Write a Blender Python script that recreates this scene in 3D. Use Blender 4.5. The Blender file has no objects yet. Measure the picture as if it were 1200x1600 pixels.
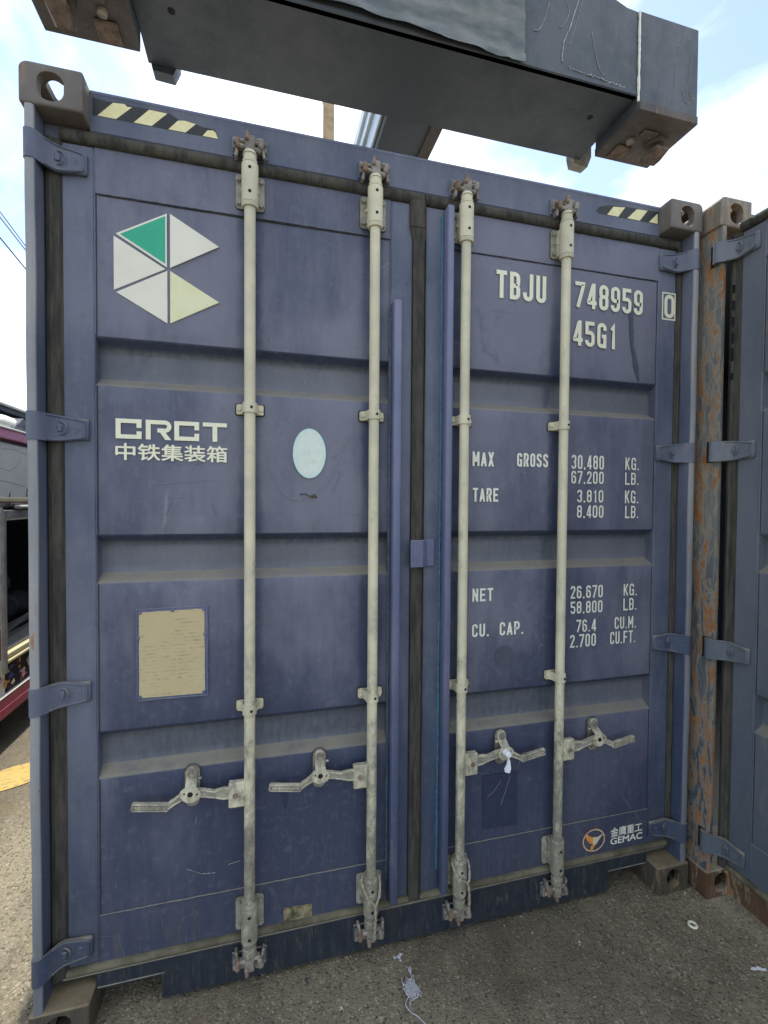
import bpy, bmesh, math, random
from mathutils import Vector, Matrix, noise
R = math.radians
random.seed(7)
sc = bpy.context.scene
COL = sc.collection

# ------------------------------------------------------------------ camera, sky, sun, exposure
cam_d = bpy.data.cameras.new('camera'); cam = bpy.data.objects.new('camera', cam_d); COL.objects.link(cam)
yaw, pitch, roll = 0.255124419, -0.0222912323, 0.00709410517
F = Vector((math.sin(yaw)*math.cos(pitch), math.cos(yaw)*math.cos(pitch), math.sin(pitch)))
Rt = Vector((math.cos(yaw), -math.sin(yaw), 0)); Up = Rt.cross(F)
R2 = Rt*math.cos(roll) + Up*math.sin(roll); U2 = -Rt*math.sin(roll) + Up*math.cos(roll)
M = Matrix((R2, U2, -F)).transposed().to_4x4()
M.translation = Vector((-0.545853527, -1.54789484, 1.65175098))
cam.matrix_world = M
cam_d.sensor_fit = 'VERTICAL'; cam_d.sensor_height = 36.0; cam_d.lens = 721.17183/1600*36
cam_d.clip_start = 0.02; cam_d.clip_end = 3000
sc.camera = cam
sc.render.resolution_x = 768; sc.render.resolution_y = 1024

SUN_AZ, SUN_EL = R(2.6), R(56)          # azimuth from +Y towards +X
world = bpy.data.worlds.new('World'); sc.world = world; world.use_nodes = True
nt = world.node_tree; nt.nodes.clear()
wo = nt.nodes.new('ShaderNodeOutputWorld'); bg = nt.nodes.new('ShaderNodeBackground')
sky = nt.nodes.new('ShaderNodeTexSky'); sky.sky_type = 'NISHITA'; sky.sun_disc = False
sky.sun_elevation = SUN_EL; sky.sun_rotation = SUN_AZ; sky.air_density = 1.0; sky.dust_density = 0.3; sky.ozone_density = 1.0
tc = nt.nodes.new('ShaderNodeTexCoord'); mp = nt.nodes.new('ShaderNodeMapping'); mp.inputs['Scale'].default_value = (1.0, 1.0, 1.7)
mp.inputs['Location'].default_value = (15.7, 9.2, 18.7)
n1 = nt.nodes.new('ShaderNodeTexNoise'); n1.inputs['Scale'].default_value = 1.7; n1.inputs['Detail'].default_value = 9; n1.inputs['Roughness'].default_value = 0.56
n1.inputs['Distortion'].default_value = 0.5
cr = nt.nodes.new('ShaderNodeValToRGB'); cr.color_ramp.elements[0].position = 0.41; cr.color_ramp.elements[1].position = 0.68; cr.color_ramp.elements[0].color = (.07, .07, .07, 1)
mx = nt.nodes.new('ShaderNodeMixRGB'); mx.inputs['Color2'].default_value = (9.1, 9.2, 9.35, 1)
nt.links.new(tc.outputs['Generated'], mp.inputs['Vector']); nt.links.new(mp.outputs['Vector'], n1.inputs['Vector'])
nt.links.new(n1.outputs['Fac'], cr.inputs['Fac']); nt.links.new(cr.outputs['Color'], mx.inputs['Fac'])
nt.links.new(sky.outputs['Color'], mx.inputs['Color1']); nt.links.new(mx.outputs['Color'], bg.inputs['Color'])
nt.links.new(bg.outputs['Background'], wo.inputs['Surface'])
bg.inputs['Strength'].default_value = 0.09

sd = bpy.data.lights.new('sun', 'SUN'); sd.energy = 2.0; sd.angle = R(0.6); sd.color = (1.0, 0.95, 0.86)
sun = bpy.data.objects.new('sun', sd); COL.objects.link(sun)
sdir = Vector((math.sin(SUN_AZ)*math.cos(SUN_EL), math.cos(SUN_AZ)*math.cos(SUN_EL), math.sin(SUN_EL)))
sun.rotation_euler = sdir.to_track_quat('Z', 'Y').to_euler(); sun.location = (0, 20, 30)
sc.view_settings.view_transform = 'Standard'; sc.view_settings.look = 'None'
sc.view_settings.gamma = 1; sc.view_settings.use_curve_mapping = False
sc.view_settings.exposure = 1.6

# ------------------------------------------------------------------ material helpers
class NT:
    def __init__(s, name):
        s.m = bpy.data.materials.new(name); s.m.use_nodes = True
        s.t = s.m.node_tree; s.t.nodes.clear()
        s.out = s.n('OutputMaterial'); s.b = s.n('BsdfPrincipled')
        s.l(s.b.outputs[0], s.out.inputs[0])
        s.geo = s.n('NewGeometry')
    def n(s, k, **kw):
        nd = s.t.nodes.new('ShaderNode'+k)
        for a, v in kw.items(): setattr(nd, a, v)
        return nd
    def l(s, a, b): s.t.links.new(a, b)
    def pos(s, scale=(1, 1, 1), loc=(0, 0, 0), obj=False):
        m = s.n('Mapping'); m.inputs['Scale'].default_value = scale; m.inputs['Location'].default_value = loc
        if obj: s.l(s.n('TexCoord').outputs['Object'], m.inputs['Vector'])
        else: s.l(s.geo.outputs['Position'], m.inputs['Vector'])
        return m.outputs[0]
    def noise(s, scale, detail=4, rough=.55, vec=None, dist=0):
        nd = s.n('TexNoise'); nd.inputs['Scale'].default_value = scale; nd.inputs['Detail'].default_value = detail
        nd.inputs['Roughness'].default_value = rough; nd.inputs['Distortion'].default_value = dist
        s.l(vec if vec is not None else s.pos(), nd.inputs['Vector']); return nd.outputs['Fac']
    def voro(s, scale, vec=None, feature='F1', out='Distance'):
        nd = s.n('TexVoronoi'); nd.feature = feature; nd.inputs['Scale'].default_value = scale
        s.l(vec if vec is not None else s.pos(), nd.inputs['Vector']); return nd.outputs[out]
    def ramp(s, fac, a, b, va=0.0, vb=1.0):
        nd = s.n('MapRange'); nd.inputs['From Min'].default_value = a; nd.inputs['From Max'].default_value = b
        nd.inputs['To Min'].default_value = va; nd.inputs['To Max'].default_value = vb; nd.interpolation_type = 'SMOOTHSTEP'
        s.l(fac, nd.inputs['Value']); return nd.outputs[0]
    def math(s, op, a, b=None):
        nd = s.n('Math', operation=op)
        for i, v in enumerate((a, b)):
            if v is None: continue
            if isinstance(v, (int, float)): nd.inputs[i].default_value = v
            else: s.l(v, nd.inputs[i])
        return nd.outputs[0]
    def mix(s, fac, a, b, mode='MIX'):
        nd = s.n('MixRGB', blend_type=mode)
        for k, v in (('Fac', fac), ('Color1', a), ('Color2', b)):
            if isinstance(v, (int, float)): nd.inputs[k].default_value = v
            elif isinstance(v, tuple): nd.inputs[k].default_value = (*v[:3], 1)
            else: s.l(v, nd.inputs[k])
        return nd.outputs[0]
    def sep(s, v):
        nd = s.n('SeparateXYZ'); s.l(v, nd.inputs[0]); return nd.outputs
    def bump(s, h, dist=.002, strength=.6, prev=None):
        nd = s.n('Bump'); nd.inputs['Distance'].default_value = dist; nd.inputs['Strength'].default_value = strength
        s.l(h, nd.inputs['Height'])
        if prev is not None: s.l(prev, nd.inputs['Normal'])
        return nd.outputs[0]
    def fin(s, col, rough=.5, metal=0.0, nrm=None, spec=.4):
        for k, v in (('Base Color', col), ('Roughness', rough), ('Metallic', metal)):
            if isinstance(v, tuple): s.b.inputs[k].default_value = (*v[:3], 1)
            elif isinstance(v, (int, float)): s.b.inputs[k].default_value = v
            else: s.l(v, s.b.inputs[k])
        s.b.inputs['Specular IOR Level'].default_value = spec
        if nrm is not None: s.l(nrm, s.b.inputs['Normal'])
        return s.m

def paint(name, navy, faded, dust=(.22, .20, .15), rust=0.0, rough=.5, dustamt=.85, spots=.35, low=1.0, streak=.26, bstr=.35, rs=7, underside_shade=.0, rods=()):
    t = NT(name)
    big = t.noise(2.3, 5, .6, t.pos((1, 1, .45)))
    st = t.noise(9, 4, .6, t.pos((6, 6, .35)))
    z = t.sep(t.geo.outputs['Position'])[2]
    z_tone = t.ramp(z, .1, 1.6, -.55, .34)  # darker navy low down, paler colour higher up
    f = t.math('ADD', t.ramp(big, .3, .7, .0, .8), z_tone)
    f = t.math('ADD', f, t.math('MULTIPLY', t.math('SUBTRACT', st, .5), streak))
    if underside_shade: f = t.math('SUBTRACT', f, t.math('MULTIPLY', t.ramp(t.sep(t.geo.outputs['Normal'])[2], -.45, -.15, 1, 0), underside_shade))  # downward faces pushed to navy: their shade is put into the colour
    X_, Y_, Z_ = t.sep(t.geo.outputs['Position'])[:3]
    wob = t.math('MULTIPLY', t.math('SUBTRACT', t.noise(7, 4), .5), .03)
    for xr in rods:      # painted shade of the gaps behind the lock rods, with some unfaded paint
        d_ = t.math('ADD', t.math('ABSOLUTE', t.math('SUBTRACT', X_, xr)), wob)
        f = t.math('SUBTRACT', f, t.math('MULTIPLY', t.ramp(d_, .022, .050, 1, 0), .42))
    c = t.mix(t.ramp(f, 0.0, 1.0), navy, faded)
    if rods:             # dull dust film on the recessed back faces
        fd = t.math('MULTIPLY', t.ramp(Y_, .095, .108), t.ramp(t.noise(16, 5, .7, t.pos((4, 1, .8))), .2, .75, .25, .75))
        c = t.mix(fd, c, (.135, .142, .150))
        rub = t.noise(11, 6, .7, t.pos((.5, 1, 1.4), (7, 7, 7)), 1.8)
        c = t.mix(t.ramp(rub, .62, .70, 0, .35), c, (.050, .064, .118))
        hair = t.voro(3.1, t.pos((1, 1, 1), (2, 0, 5)), 'DISTANCE_TO_EDGE')
        hn = t.ramp(t.noise(2.2, 3), .54, .60)
        c = t.mix(t.math('MULTIPLY', t.ramp(hair, .0012, .0026, .45, 0), hn), c, (.27, .27, .29))
    mott = t.noise(38, 6, .7)
    c = t.mix(t.ramp(mott, .5, .75, 0, .22), c, tuple(x*1.25+.02 for x in faded))
    smear = t.noise(5.5, 6, .65, t.pos((1.3, 1, .9), (4, 2, 7)), 1.2)
    c = t.mix(t.ramp(smear, .60, .74, 0, spots), c, tuple(x*.72 for x in navy))
    # grime splashed up from the ground and run-off streaks
    g = t.math('MULTIPLY', t.ramp(z, .10, .55, 1.0, 0), t.ramp(st, .35, .7))
    c = t.mix(t.math('MULTIPLY', g, .45*low), c, (.085, .078, .058))
    dusts = t.noise(24, 5, .7, t.pos((5, 5, .5), (1, 5, 2)))
    c = t.mix(t.ramp(dusts, .54, .76, 0, .34), c, (.185, .18, .155))
    # settled dust on upward facing ledges
    nz = t.sep(t.geo.outputs['Normal'])[2]
    d = t.math('MULTIPLY', t.ramp(nz, .25, .6), t.ramp(t.noise(14, 4, .6), .25, .6, .55, 1.0))
    c = t.mix(t.math('MULTIPLY', d, dustamt), c, dust)
    # pin-head chips
    ch = t.voro(42, feature='F1'); chn = t.noise(3.5, 3)
    chips = t.math('MULTIPLY', t.ramp(ch, .045, .07, 1, 0), t.ramp(chn, .5, .6))
    c = t.mix(chips, c, (.05, .045, .04))
    if rust > 0:
        rn = t.noise(rs, 9, .72, t.pos((2.2, 2.2, .5), (0, 3, 0)), .6)
        rm = t.ramp(rn, .66-.16*rust, .72-.16*rust)
        rc = t.mix(t.noise(30, 5, .7), (.12, .048, .02), (.46, .21, .075))
        c = t.mix(rm, c, rc)
        rim = t.math('MULTIPLY', t.ramp(rn, .60-.16*rust, .66-.16*rust), t.math('SUBTRACT', 1.0, rm))
        c = t.mix(t.math('MULTIPLY', rim, .6 if rust > .5 else .15), c, (.33, .28, .20))
    b = t.bump(t.noise(160, 3, .6), .0006, bstr)
    b = t.bump(t.noise(9, 5, .6), .006, .22, b)
    rr = t.ramp(t.noise(12, 5, .65), .3, .7, rough-.1, rough+.14)
    return t.fin(c, rr, 0, b, .35)

def solid(name, a, b, scale=20, rough=.6, metal=0, bump=.4, bscale=None, bdist=.001, det=6, vec=(1, 1, 1), spec=.4):
    t = NT(name)
    n_ = t.noise(scale, det, .65, t.pos(vec))
    c = t.mix(t.ramp(n_, .32, .68), a, b)
    nb = t.bump(t.noise(bscale or scale*4, 5, .65), bdist, bump)
    return t.fin(c, rough, metal, nb, spec)

M_NAVY = paint('navy_paint', (.042, .053, .096), (.160, .164, .216), underside_shade=1.2, rods=(-.590, -.173, .169, .590))
M_STILE = paint('navy_stile_paint', (.046, .062, .108), (.145, .162, .216), underside_shade=1.0, spots=.25)
M_SILL = paint('grimy_sill_paint', (.016, .022, .034), (.062, .068, .082), spots=.3, low=.35, streak=.08, dustamt=.9, rust=.04, rs=14)
M_NAVY2 = paint('navy_frame_paint', (.044, .062, .112), (.128, .140, .190), rust=.08, spots=.3)
M_POST1 = paint('worn_post_paint', (.15, .165, .195), (.30, .30, .31), rust=.30, spots=.3, rs=13)
M_RAIL = paint('blue_rail_paint', (.075, .098, .18), (.160, .168, .255), rust=.05, spots=.2, dustamt=.5)
M_GREY2 = paint('greyblue_paint', (.085, .11, .14), (.155, .168, .198), rust=.14, spots=.2, low=.6)
M_POST = paint('grey_rusty_paint', (.050, .070, .095), (.15, .155, .145), rust=.92, rough=.6, spots=.5, rs=15)
M_SPR = paint('spreader_paint', (.028, .042, .058), (.078, .090, .106), rust=.0, rough=.42, dustamt=.5, spots=.5, low=0)
M_SPRLOW = paint('spreader_worn_paint', (.035, .030, .032), (.105, .085, .075), rust=.22, rs=16, rough=.55, dustamt=.5, low=0)
M_HDR = M_NAVY2

def m_cream():
    t = NT('cream_rod_paint')
    z = t.sep(t.geo.outputs['Position'])[2]
    low = t.ramp(z, .15, 1.5, 1.0, .0)
    n_ = t.noise(30, 6, .7, t.pos((1, 1, .55)))
    n2 = t.noise(120, 4, .7)
    c = t.mix(t.ramp(t.noise(6, 4), .3, .7), (.66, .615, .44), (.50, .47, .35))
    k = t.math('ADD', t.math('MULTIPLY', low, .34), t.math('MULTIPLY', t.noise(3.3, 4, .6, t.pos((1, 1, .7), (2, 2, 2))), .12))
    a = t.ramp(t.math('ADD', n_, k), .60, .96, 0, .85)
    c = t.mix(a, c, (.16, .155, .125))
    sp = t.ramp(t.math('ADD', n2, t.math('MULTIPLY', low, .12)), .66, .74)
    c = t.mix(t.math('MULTIPLY', sp, .6), c, (.10, .095, .07))
    b = t.bump(n2, .0006, .5)
    return t.fin(c, .6, 0, b, .3)
M_CREAM = m_cream()
M_CAM = solid('worn_cam_steel', (.14, .125, .105), (.32, .29, .245), 34, .65, .1, .5, 90, .001)
M_CAMR = solid('rusty_cam_steel', (.13, .075, .045), (.26, .20, .15), 34, .75, 0, .5, 90, .001)
M_PLATEC = solid('greyed_bracket_paint', (.20, .19, .155), (.36, .34, .27), 28, .65, 0, .6, 110, .002)
M_TWL = solid('rusty_twistlock', (.075, .05, .04), (.19, .135, .10), 24, .7, .1, .8, 70, .004)
M_HOLE = solid('dark_hole', (.006, .006, .006), (.012, .012, .012), 20, .8)
M_GASK = solid('dirty_rubber', (.040, .039, .036), (.088, .082, .068), 16, .85, 0, .6, 70, .003, 6, (3, 3, .5), .15)
M_GASKD = solid('dark_rubber', (.026, .027, .026), (.075, .068, .05), 12, .8, 0, .5, 60, .003, 6, (3, 3, .4), .2)
M_GASKT = solid('dusty_bottom_seal', (.075, .068, .048), (.17, .152, .105), 9, .9, 0, .4, 90, .002, 7, (1, 2, 1), .1)
M_CAST = paint('casting_paint', (.078, .066, .062), (.155, .138, .124), rust=.22, rs=18, rough=.65, spots=.55, low=.5, dustamt=.7)
M_CASTLOW = paint('bottom_casting_paint', (.055, .045, .034), (.12, .095, .066), rust=.45, rs=13, rough=.7, spots=.5, low=1.0, dustamt=.9, dust=(.21, .165, .10))
M_CASTR = paint('rusty_casting_paint', (.09, .075, .06), (.19, .16, .13), rust=.68, rs=12, rough=.7, spots=.4)
M_CASTRL = paint('rust_brown_casting', (.075, .038, .018), (.17, .095, .05), rust=.6, rs=12, rough=.75, spots=.4, low=.6)
M_WHITE = solid('lettering_white', (.72, .71, .61), (.80, .79, .69), 60, .5, 0, .2)
M_CREAMD = solid('decal_cream', (.74, .72, .54), (.79, .77, .60), 30, .45, 0, .1)
M_CREAMY = solid('decal_cream_aged', (.66, .65, .38), (.71, .70, .47), 12, .45, 0, .1)
M_GREYW = solid('decal_greyed_white', (.67, .65, .55), (.72, .70, .59), 9, .45, 0, .1)
M_GREEN = solid('decal_green', (.018, .34, .20), (.022, .37, .22), 40, .4, 0, .1)
M_HAZY = solid('hazard_cream_yellow', (.68, .61, .30), (.74, .69, .42), 60, .5, 0, .2)
M_HAZK = solid('hazard_black', (.010, .011, .013), (.022, .023, .026), 60, .5, 0, .2)
M_PATCH = solid('unfaded_navy_patch', (.024, .032, .070), (.034, .042, .080), 30, .5, 0, .3, 160, .0006)
M_SMEAR = solid('unfaded_blue_smear', (.062, .068, .105), (.078, .083, .118), 30, .5, 0, .3, 160, .0006)
M_WELD = solid('weld_blue', (.035, .11, .20), (.075, .17, .26), 60, .5, 0, .8, 150, .002)
M_WELD2 = solid('weld_grey_blue', (.045, .085, .125), (.11, .15, .19), 60, .5, 0, .8, 150, .002)
M_OVAL = solid('oval_sticker', (.60, .68, .62), (.67, .74, .68), 40, .45, 0, .1)
M_OVALR = solid('oval_print', (.40, .66, .64), (.50, .72, .68), 40, .45, 0, .1)
M_OVALF = solid('oval_faint_print', (.55, .62, .53), (.58, .65, .55), 40, .45, 0, .1)
M_SCR = solid('paint_scratch', (.24, .24, .27), (.32, .32, .34), 80, .7)
M_SCRW = solid('bright_scratch', (.26, .27, .25), (.42, .43, .39), 80, .7)
M_ORG = solid('orange_print', (.62, .22, .045), (.72, .36, .08), 60, .5)
M_ORGL = solid('pale_print', (.60, .52, .34), (.66, .6, .44), 60, .5)
M_REDP = solid('red_print', (.40, .10, .05), (.62, .30, .20), 60, .5)
M_ROPE = solid('old_rope', (.26, .235, .16), (.40, .37, .27), 120, .9, 0, .9, 300, .003)
M_SEAL = solid('white_plastic_seal', (.74, .77, .80), (.82, .85, .88), 40, .4)
M_STRING = solid('grey_string', (.42, .43, .46), (.62, .62, .66), 60, .8)
M_PAPER = solid('white_paper', (.66, .67, .70), (.74, .75, .78), 60, .8)
M_DARKBIT = solid('dark_litter', (.04, .045, .06), (.10, .10, .12), 60, .7)
M_BADGE = solid('peeling_label', (.07, .06, .038), (.32, .27, .15), 34, .8, 0, .8, 90, .003)

def m_plate():
    t = NT('data_plate_metal')
    base = t.mix(t.noise(7, 6, .65), (.46, .37, .20), (.53, .45, .27))
    z = t.sep(t.geo.outputs['Position'])[2]
    row = t.math('ABSOLUTE', t.math('SINE', t.math('ADD', t.math('MULTIPLY', z, 260), t.math('MULTIPLY', t.noise(3, 2), 5))))
    wr = t.noise(70, 6, .85, t.pos((.8, 1, 1.6)))
    blk = t.noise(9, 3, .6, t.pos((1, 1, 2.2), (3, 3, 3)))
    a = t.math('MULTIPLY', t.ramp(row, .45, .95), t.ramp(wr, .48, .62))
    a = t.math('MULTIPLY', a, t.ramp(blk, .42, .58, .15, .8))
    c = t.mix(t.math('MULTIPLY', a, .85), base, (.22, .18, .10))
    c = t.mix(t.ramp(t.noise(18, 6, .7, t.pos((1, 1, .7), (9, 1, 1))), .66, .76, 0, .6), c, (.25, .15, .07))
    return t.fin(c, .55, 0, t.bump(a, .0006, .5), .4)
M_PLATE = m_plate()

def m_ground():
    t = NT('asphalt_yard')
    big = t.noise(.55, 6, .6); mid = t.noise(4.5, 6, .65)
    c = t.mix(t.ramp(big, .35, .65), (.185, .152, .100), (.265, .225, .152))
    c = t.mix(t.ramp(mid, .38, .7, 0, .5), c, (.105, .080, .048))
    # aggregate: pale and dark stones of several sizes
    sv = t.pos((1, 1, 1))
    sv = t.pos((1, 1, 1)); wv = t.n('VectorMath', operation='ADD'); nn = t.n('TexNoise'); nn.inputs['Scale'].default_value = 55; nn.inputs['Detail'].default_value = 3; t.l(sv, nn.inputs['Vector']); sc_ = t.n('VectorMath', operation='SCALE'); sc_.inputs[3].default_value = .016; t.l(nn.outputs['Color'], sc_.inputs[0]); t.l(sv, wv.inputs[0]); t.l(sc_.outputs[0], wv.inputs[1]); sv = wv.outputs[0]
    v1 = t.voro(105, sv, 'F1', 'Color'); d1 = t.voro(105, sv)
    r1 = t.sep(v1)[0]
    c = t.mix(t.math('MULTIPLY', t.ramp(r1, .66, .74), t.ramp(d1, .36, .58, .7, 0)), c, (.42, .37, .26))
    r2 = t.sep(v1)[1]
    c = t.mix(t.math('MULTIPLY', t.ramp(r2, .62, .7), t.ramp(d1, .45, .6, .7, 0)), c, (.055, .045, .032))
    v2 = t.voro(240, sv, 'F1', 'Color'); r3 = t.sep(v2)[0]
    c = t.mix(t.ramp(r3, .72, .78, 0, .5), c, (.28, .265, .20))
    v3 = t.voro(52, sv, 'F1', 'Color'); d3 = t.voro(52, sv); r4 = t.sep(v3)[0]
    c = t.mix(t.math('MULTIPLY', t.ramp(r4, .86, .9), t.ramp(d3, .25, .34, .8, 0)), c, (.38, .35, .27))
    # oil and dirt stains
    wide = t.noise(.9, 7, .68, t.pos((1.5, .55, 1), (3.3, 8, 0)), .9)
    c = t.mix(t.ramp(wide, .46, .62, 0, .5), c, (.098, .086, .066))
    drag = t.noise(3.2, 7, .7, t.pos((3.5, .5, 1), (1, 2, 0)), .5)
    c = t.mix(t.ramp(drag, .50, .70, 0, .35), c, (.24, .20, .135))
    oil = t.noise(1.6, 6, .62, t.pos((1, 1, 1), (5, 1, 0)), .8)
    c = t.mix(t.ramp(oil, .52, .68, 0, .5), c, (.085, .066, .046))
    org = t.noise(2.8, 6, .7, t.pos((1, 1, 1), (1, 9, 0)), .4)
    c = t.mix(t.ramp(org, .56, .72, 0, .4), c, (.19, .125, .06))
    h = t.math('ADD', t.math('MULTIPLY', t.ramp(d1, 0, .6, 1, 0), .6), t.math('MULTIPLY', t.noise(160, 4, .7), .7))
    b = t.bump(h, .006, .8); b = t.bump(mid, .03, .35, b)
    return t.fin(c, .85, 0, b, .25)
M_GROUND = m_ground()
def m_yellow():
    t = NT('worn_road_yellow')
    c = t.mix(t.noise(9, 5), (.50, .34, .09), (.60, .44, .15))
    w = t.noise(26, 7, .75)
    c = t.mix(t.ramp(w, .52, .62, 0, .8), c, (.20, .18, .13))
    return t.fin(c, .8, 0, t.bump(t.noise(90, 5, .7), .006, .7), .2)
M_YEL = m_yellow()

# ------------------------------------------------------------------ mesh helpers
class MB:
    def __init__(s): s.b = bmesh.new(); s.mats = []
    def mi(s, m):
        if m not in s.mats: s.mats.append(m)
        return s.mats.index(m)
    def add(s, verts, faces, m, T=None, smooth=False):
        i = s.mi(m); vs = [s.b.verts.new((T @ Vector(v)) if T is not None else v) for v in verts]
        for f in faces:
            try:
                fc = s.b.faces.new([vs[k] for k in f]); fc.material_index = i; fc.smooth = smooth
            except ValueError: pass
        return vs
    def box(s, x0, x1, y0, y1, z0, z1, m, c=0.0, T=None):
        if c <= 0:
            v = [(x0, y0, z0), (x1, y0, z0), (x1, y1, z0), (x0, y1, z0), (x0, y0, z1), (x1, y0, z1), (x1, y1, z1), (x0, y1, z1)]
            s.add(v, [(0, 3, 2, 1), (4, 5, 6, 7), (0, 1, 5, 4), (1, 2, 6, 5), (2, 3, 7, 6), (3, 0, 4, 7)], m, T); return
        c = min(c, abs(x1-x0)*.45, abs(y1-y0)*.45, abs(z1-z0)*.45)
        V = []
        for sx in (0, 1):
            for sy in (0, 1):
                for sz in (0, 1):
                    X = (x0, x1)[sx]; Y = (y0, y1)[sy]; Z = (z0, z1)[sz]
                    cx = c if sx == 0 else -c; cy = c if sy == 0 else -c; cz = c if sz == 0 else -c
                    V += [(X, Y+cy, Z+cz), (X+cx, Y, Z+cz), (X+cx, Y+cy, Z)]
        s.hull(V, m, T)
    def hull(s, V, m, T=None, smooth=False):
        i = s.mi(m); tmp = bmesh.new()
        for v in V: tmp.verts.new((T @ Vector(v)) if T is not None else v)
        r = bmesh.ops.convex_hull(tmp, input=tmp.verts)
        bmesh.ops.delete(tmp, geom=[v for v in tmp.verts if not v.link_faces], context='VERTS')
        bmesh.ops.dissolve_limit(tmp, angle_limit=.01, verts=tmp.verts, edges=tmp.edges)
        mp_ = {v: s.b.verts.new(v.co) for v in tmp.verts}
        for f in tmp.faces:
            fc = s.b.faces.new([mp_[v] for v in f.verts]); fc.material_index = i; fc.smooth = smooth
        tmp.free()
    def prism(s, poly, d0, d1, m, axis='Y', T=None, smooth=False):
        """extrude a 2D polygon between d0 and d1 along an axis; poly is (x,z) for Y, (x,y) for Z, (y,z) for X"""
        n_ = len(poly); P = []
        for d in (d0, d1):
            for a, b in poly: P.append({'Y': (a, d, b), 'Z': (a, b, d), 'X': (d, a, b)}[axis])
        F_ = [tuple(range(n_)), tuple(range(2*n_-1, n_-1, -1))] + [(i, n_+i, n_+(i+1) % n_, (i+1) % n_) for i in range(n_)]
        s.add(P, F_, m, T, smooth)
    def cyl(s, a, b, r0, r1=None, m=None, seg=20, caps=True, smooth=True):
        r1 = r0 if r1 is None else r1; a, b = Vector(a), Vector(b); d = (b-a).normalized()
        u = d.orthogonal().normalized(); w = d.cross(u); P = []
        for c, r in ((a, r0), (b, r1)):
            for k in range(seg):
                t = 2*math.pi*k/seg; P.append(c+u*math.cos(t)*r+w*math.sin(t)*r)
        i = s.mi(m); vs = [s.b.verts.new(p) for p in P]
        for k in range(seg):
            f = s.b.faces.new((vs[k], vs[(k+1) % seg], vs[seg+(k+1) % seg], vs[seg+k])); f.material_index = i; f.smooth = smooth
        if caps:
            for q in (list(reversed(vs[:seg])), vs[seg:]):
                f = s.b.faces.new(q); f.material_index = i
    def tube(s, pts, r, m, seg=8, wob=0):
        pts = [Vector(p) for p in pts]; i = s.mi(m); rings = []; pu = None
        for k, p in enumerate(pts):
            d = (pts[min(k+1, len(pts)-1)]-pts[max(k-1, 0)]).normalized()
            u = d.orthogonal().normalized() if pu is None else (pu-d*pu.dot(d)).normalized()
            pu = u; w = d.cross(u); rr = (r[k] if isinstance(r, (list, tuple)) else r)*(1+wob*(random.random()-.5))
            rings.append([s.b.verts.new(p+u*math.cos(2*math.pi*j/seg)*rr+w*math.sin(2*math.pi*j/seg)*rr) for j in range(seg)])
        for k in range(len(rings)-1):
            for j in range(seg):
                f = s.b.faces.new((rings[k][j], rings[k][(j+1) % seg], rings[k+1][(j+1) % seg], rings[k+1][j])); f.material_index = i; f.smooth = True
        for q in (list(reversed(rings[0])), rings[-1]):
            f = s.b.faces.new(q); f.material_index = i
    def build(s, name, parent=None, loc=None, sharp=35, kind=None):
        bmesh.ops.recalc_face_normals(s.b, faces=s.b.faces)
        me = bpy.data.meshes.new(name); s.b.to_mesh(me); s.b.free()
        for m in s.mats: me.materials.append(m)
        if sharp: me.set_sharp_from_angle(angle=R(sharp))
        o = bpy.data.objects.new(name, me); COL.objects.link(o)
        if parent is not None: o.parent = parent
        if loc is not None: o.location = loc
        if kind: o['kind'] = kind
        return o
def empty(name, loc=(0, 0, 0), parent=None):
    o = bpy.data.objects.new(name, None); COL.objects.link(o); o.location = loc
    if parent: o.parent = parent
    return o
def tag(o, label, cat, group=None):
    o['label'] = label; o['category'] = cat
    if group: o['group'] = group
    return o
def cp(o, parent, loc=None, scale=None):
    c = o.copy(); COL.objects.link(c); c.parent = parent
    if loc is not None: c.location = loc
    if scale is not None: c.scale = scale
    return c
def boolean(o, cutters, op='DIFFERENCE'):
    for c in cutters:
        md = o.modifiers.new('b', 'BOOLEAN'); md.object = c; md.operation = op; md.solver = 'EXACT'
    bpy.context.view_layer.update()
    dg = bpy.context.evaluated_depsgraph_get(); me = bpy.data.meshes.new_from_object(o.evaluated_get(dg))
    o.modifiers.clear(); old = o.data; o.data = me; bpy.data.meshes.remove(old)
    for c in cutters:
        d = c.data; bpy.data.objects.remove(c); bpy.data.meshes.remove(d)
    return o
def rr(cx, cz, w, h, r, n_=5):
    P = []
    for (sx, sz, a0) in ((1, 1, 0), (-1, 1, 90), (-1, -1, 180), (1, -1, 270)):
        for k in range(n_+1):
            a = R(a0+90*k/n_); P.append((cx+sx*(w/2-r)+math.cos(a)*r, cz+sz*(h/2-r)+math.sin(a)*r))
    return P

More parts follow.
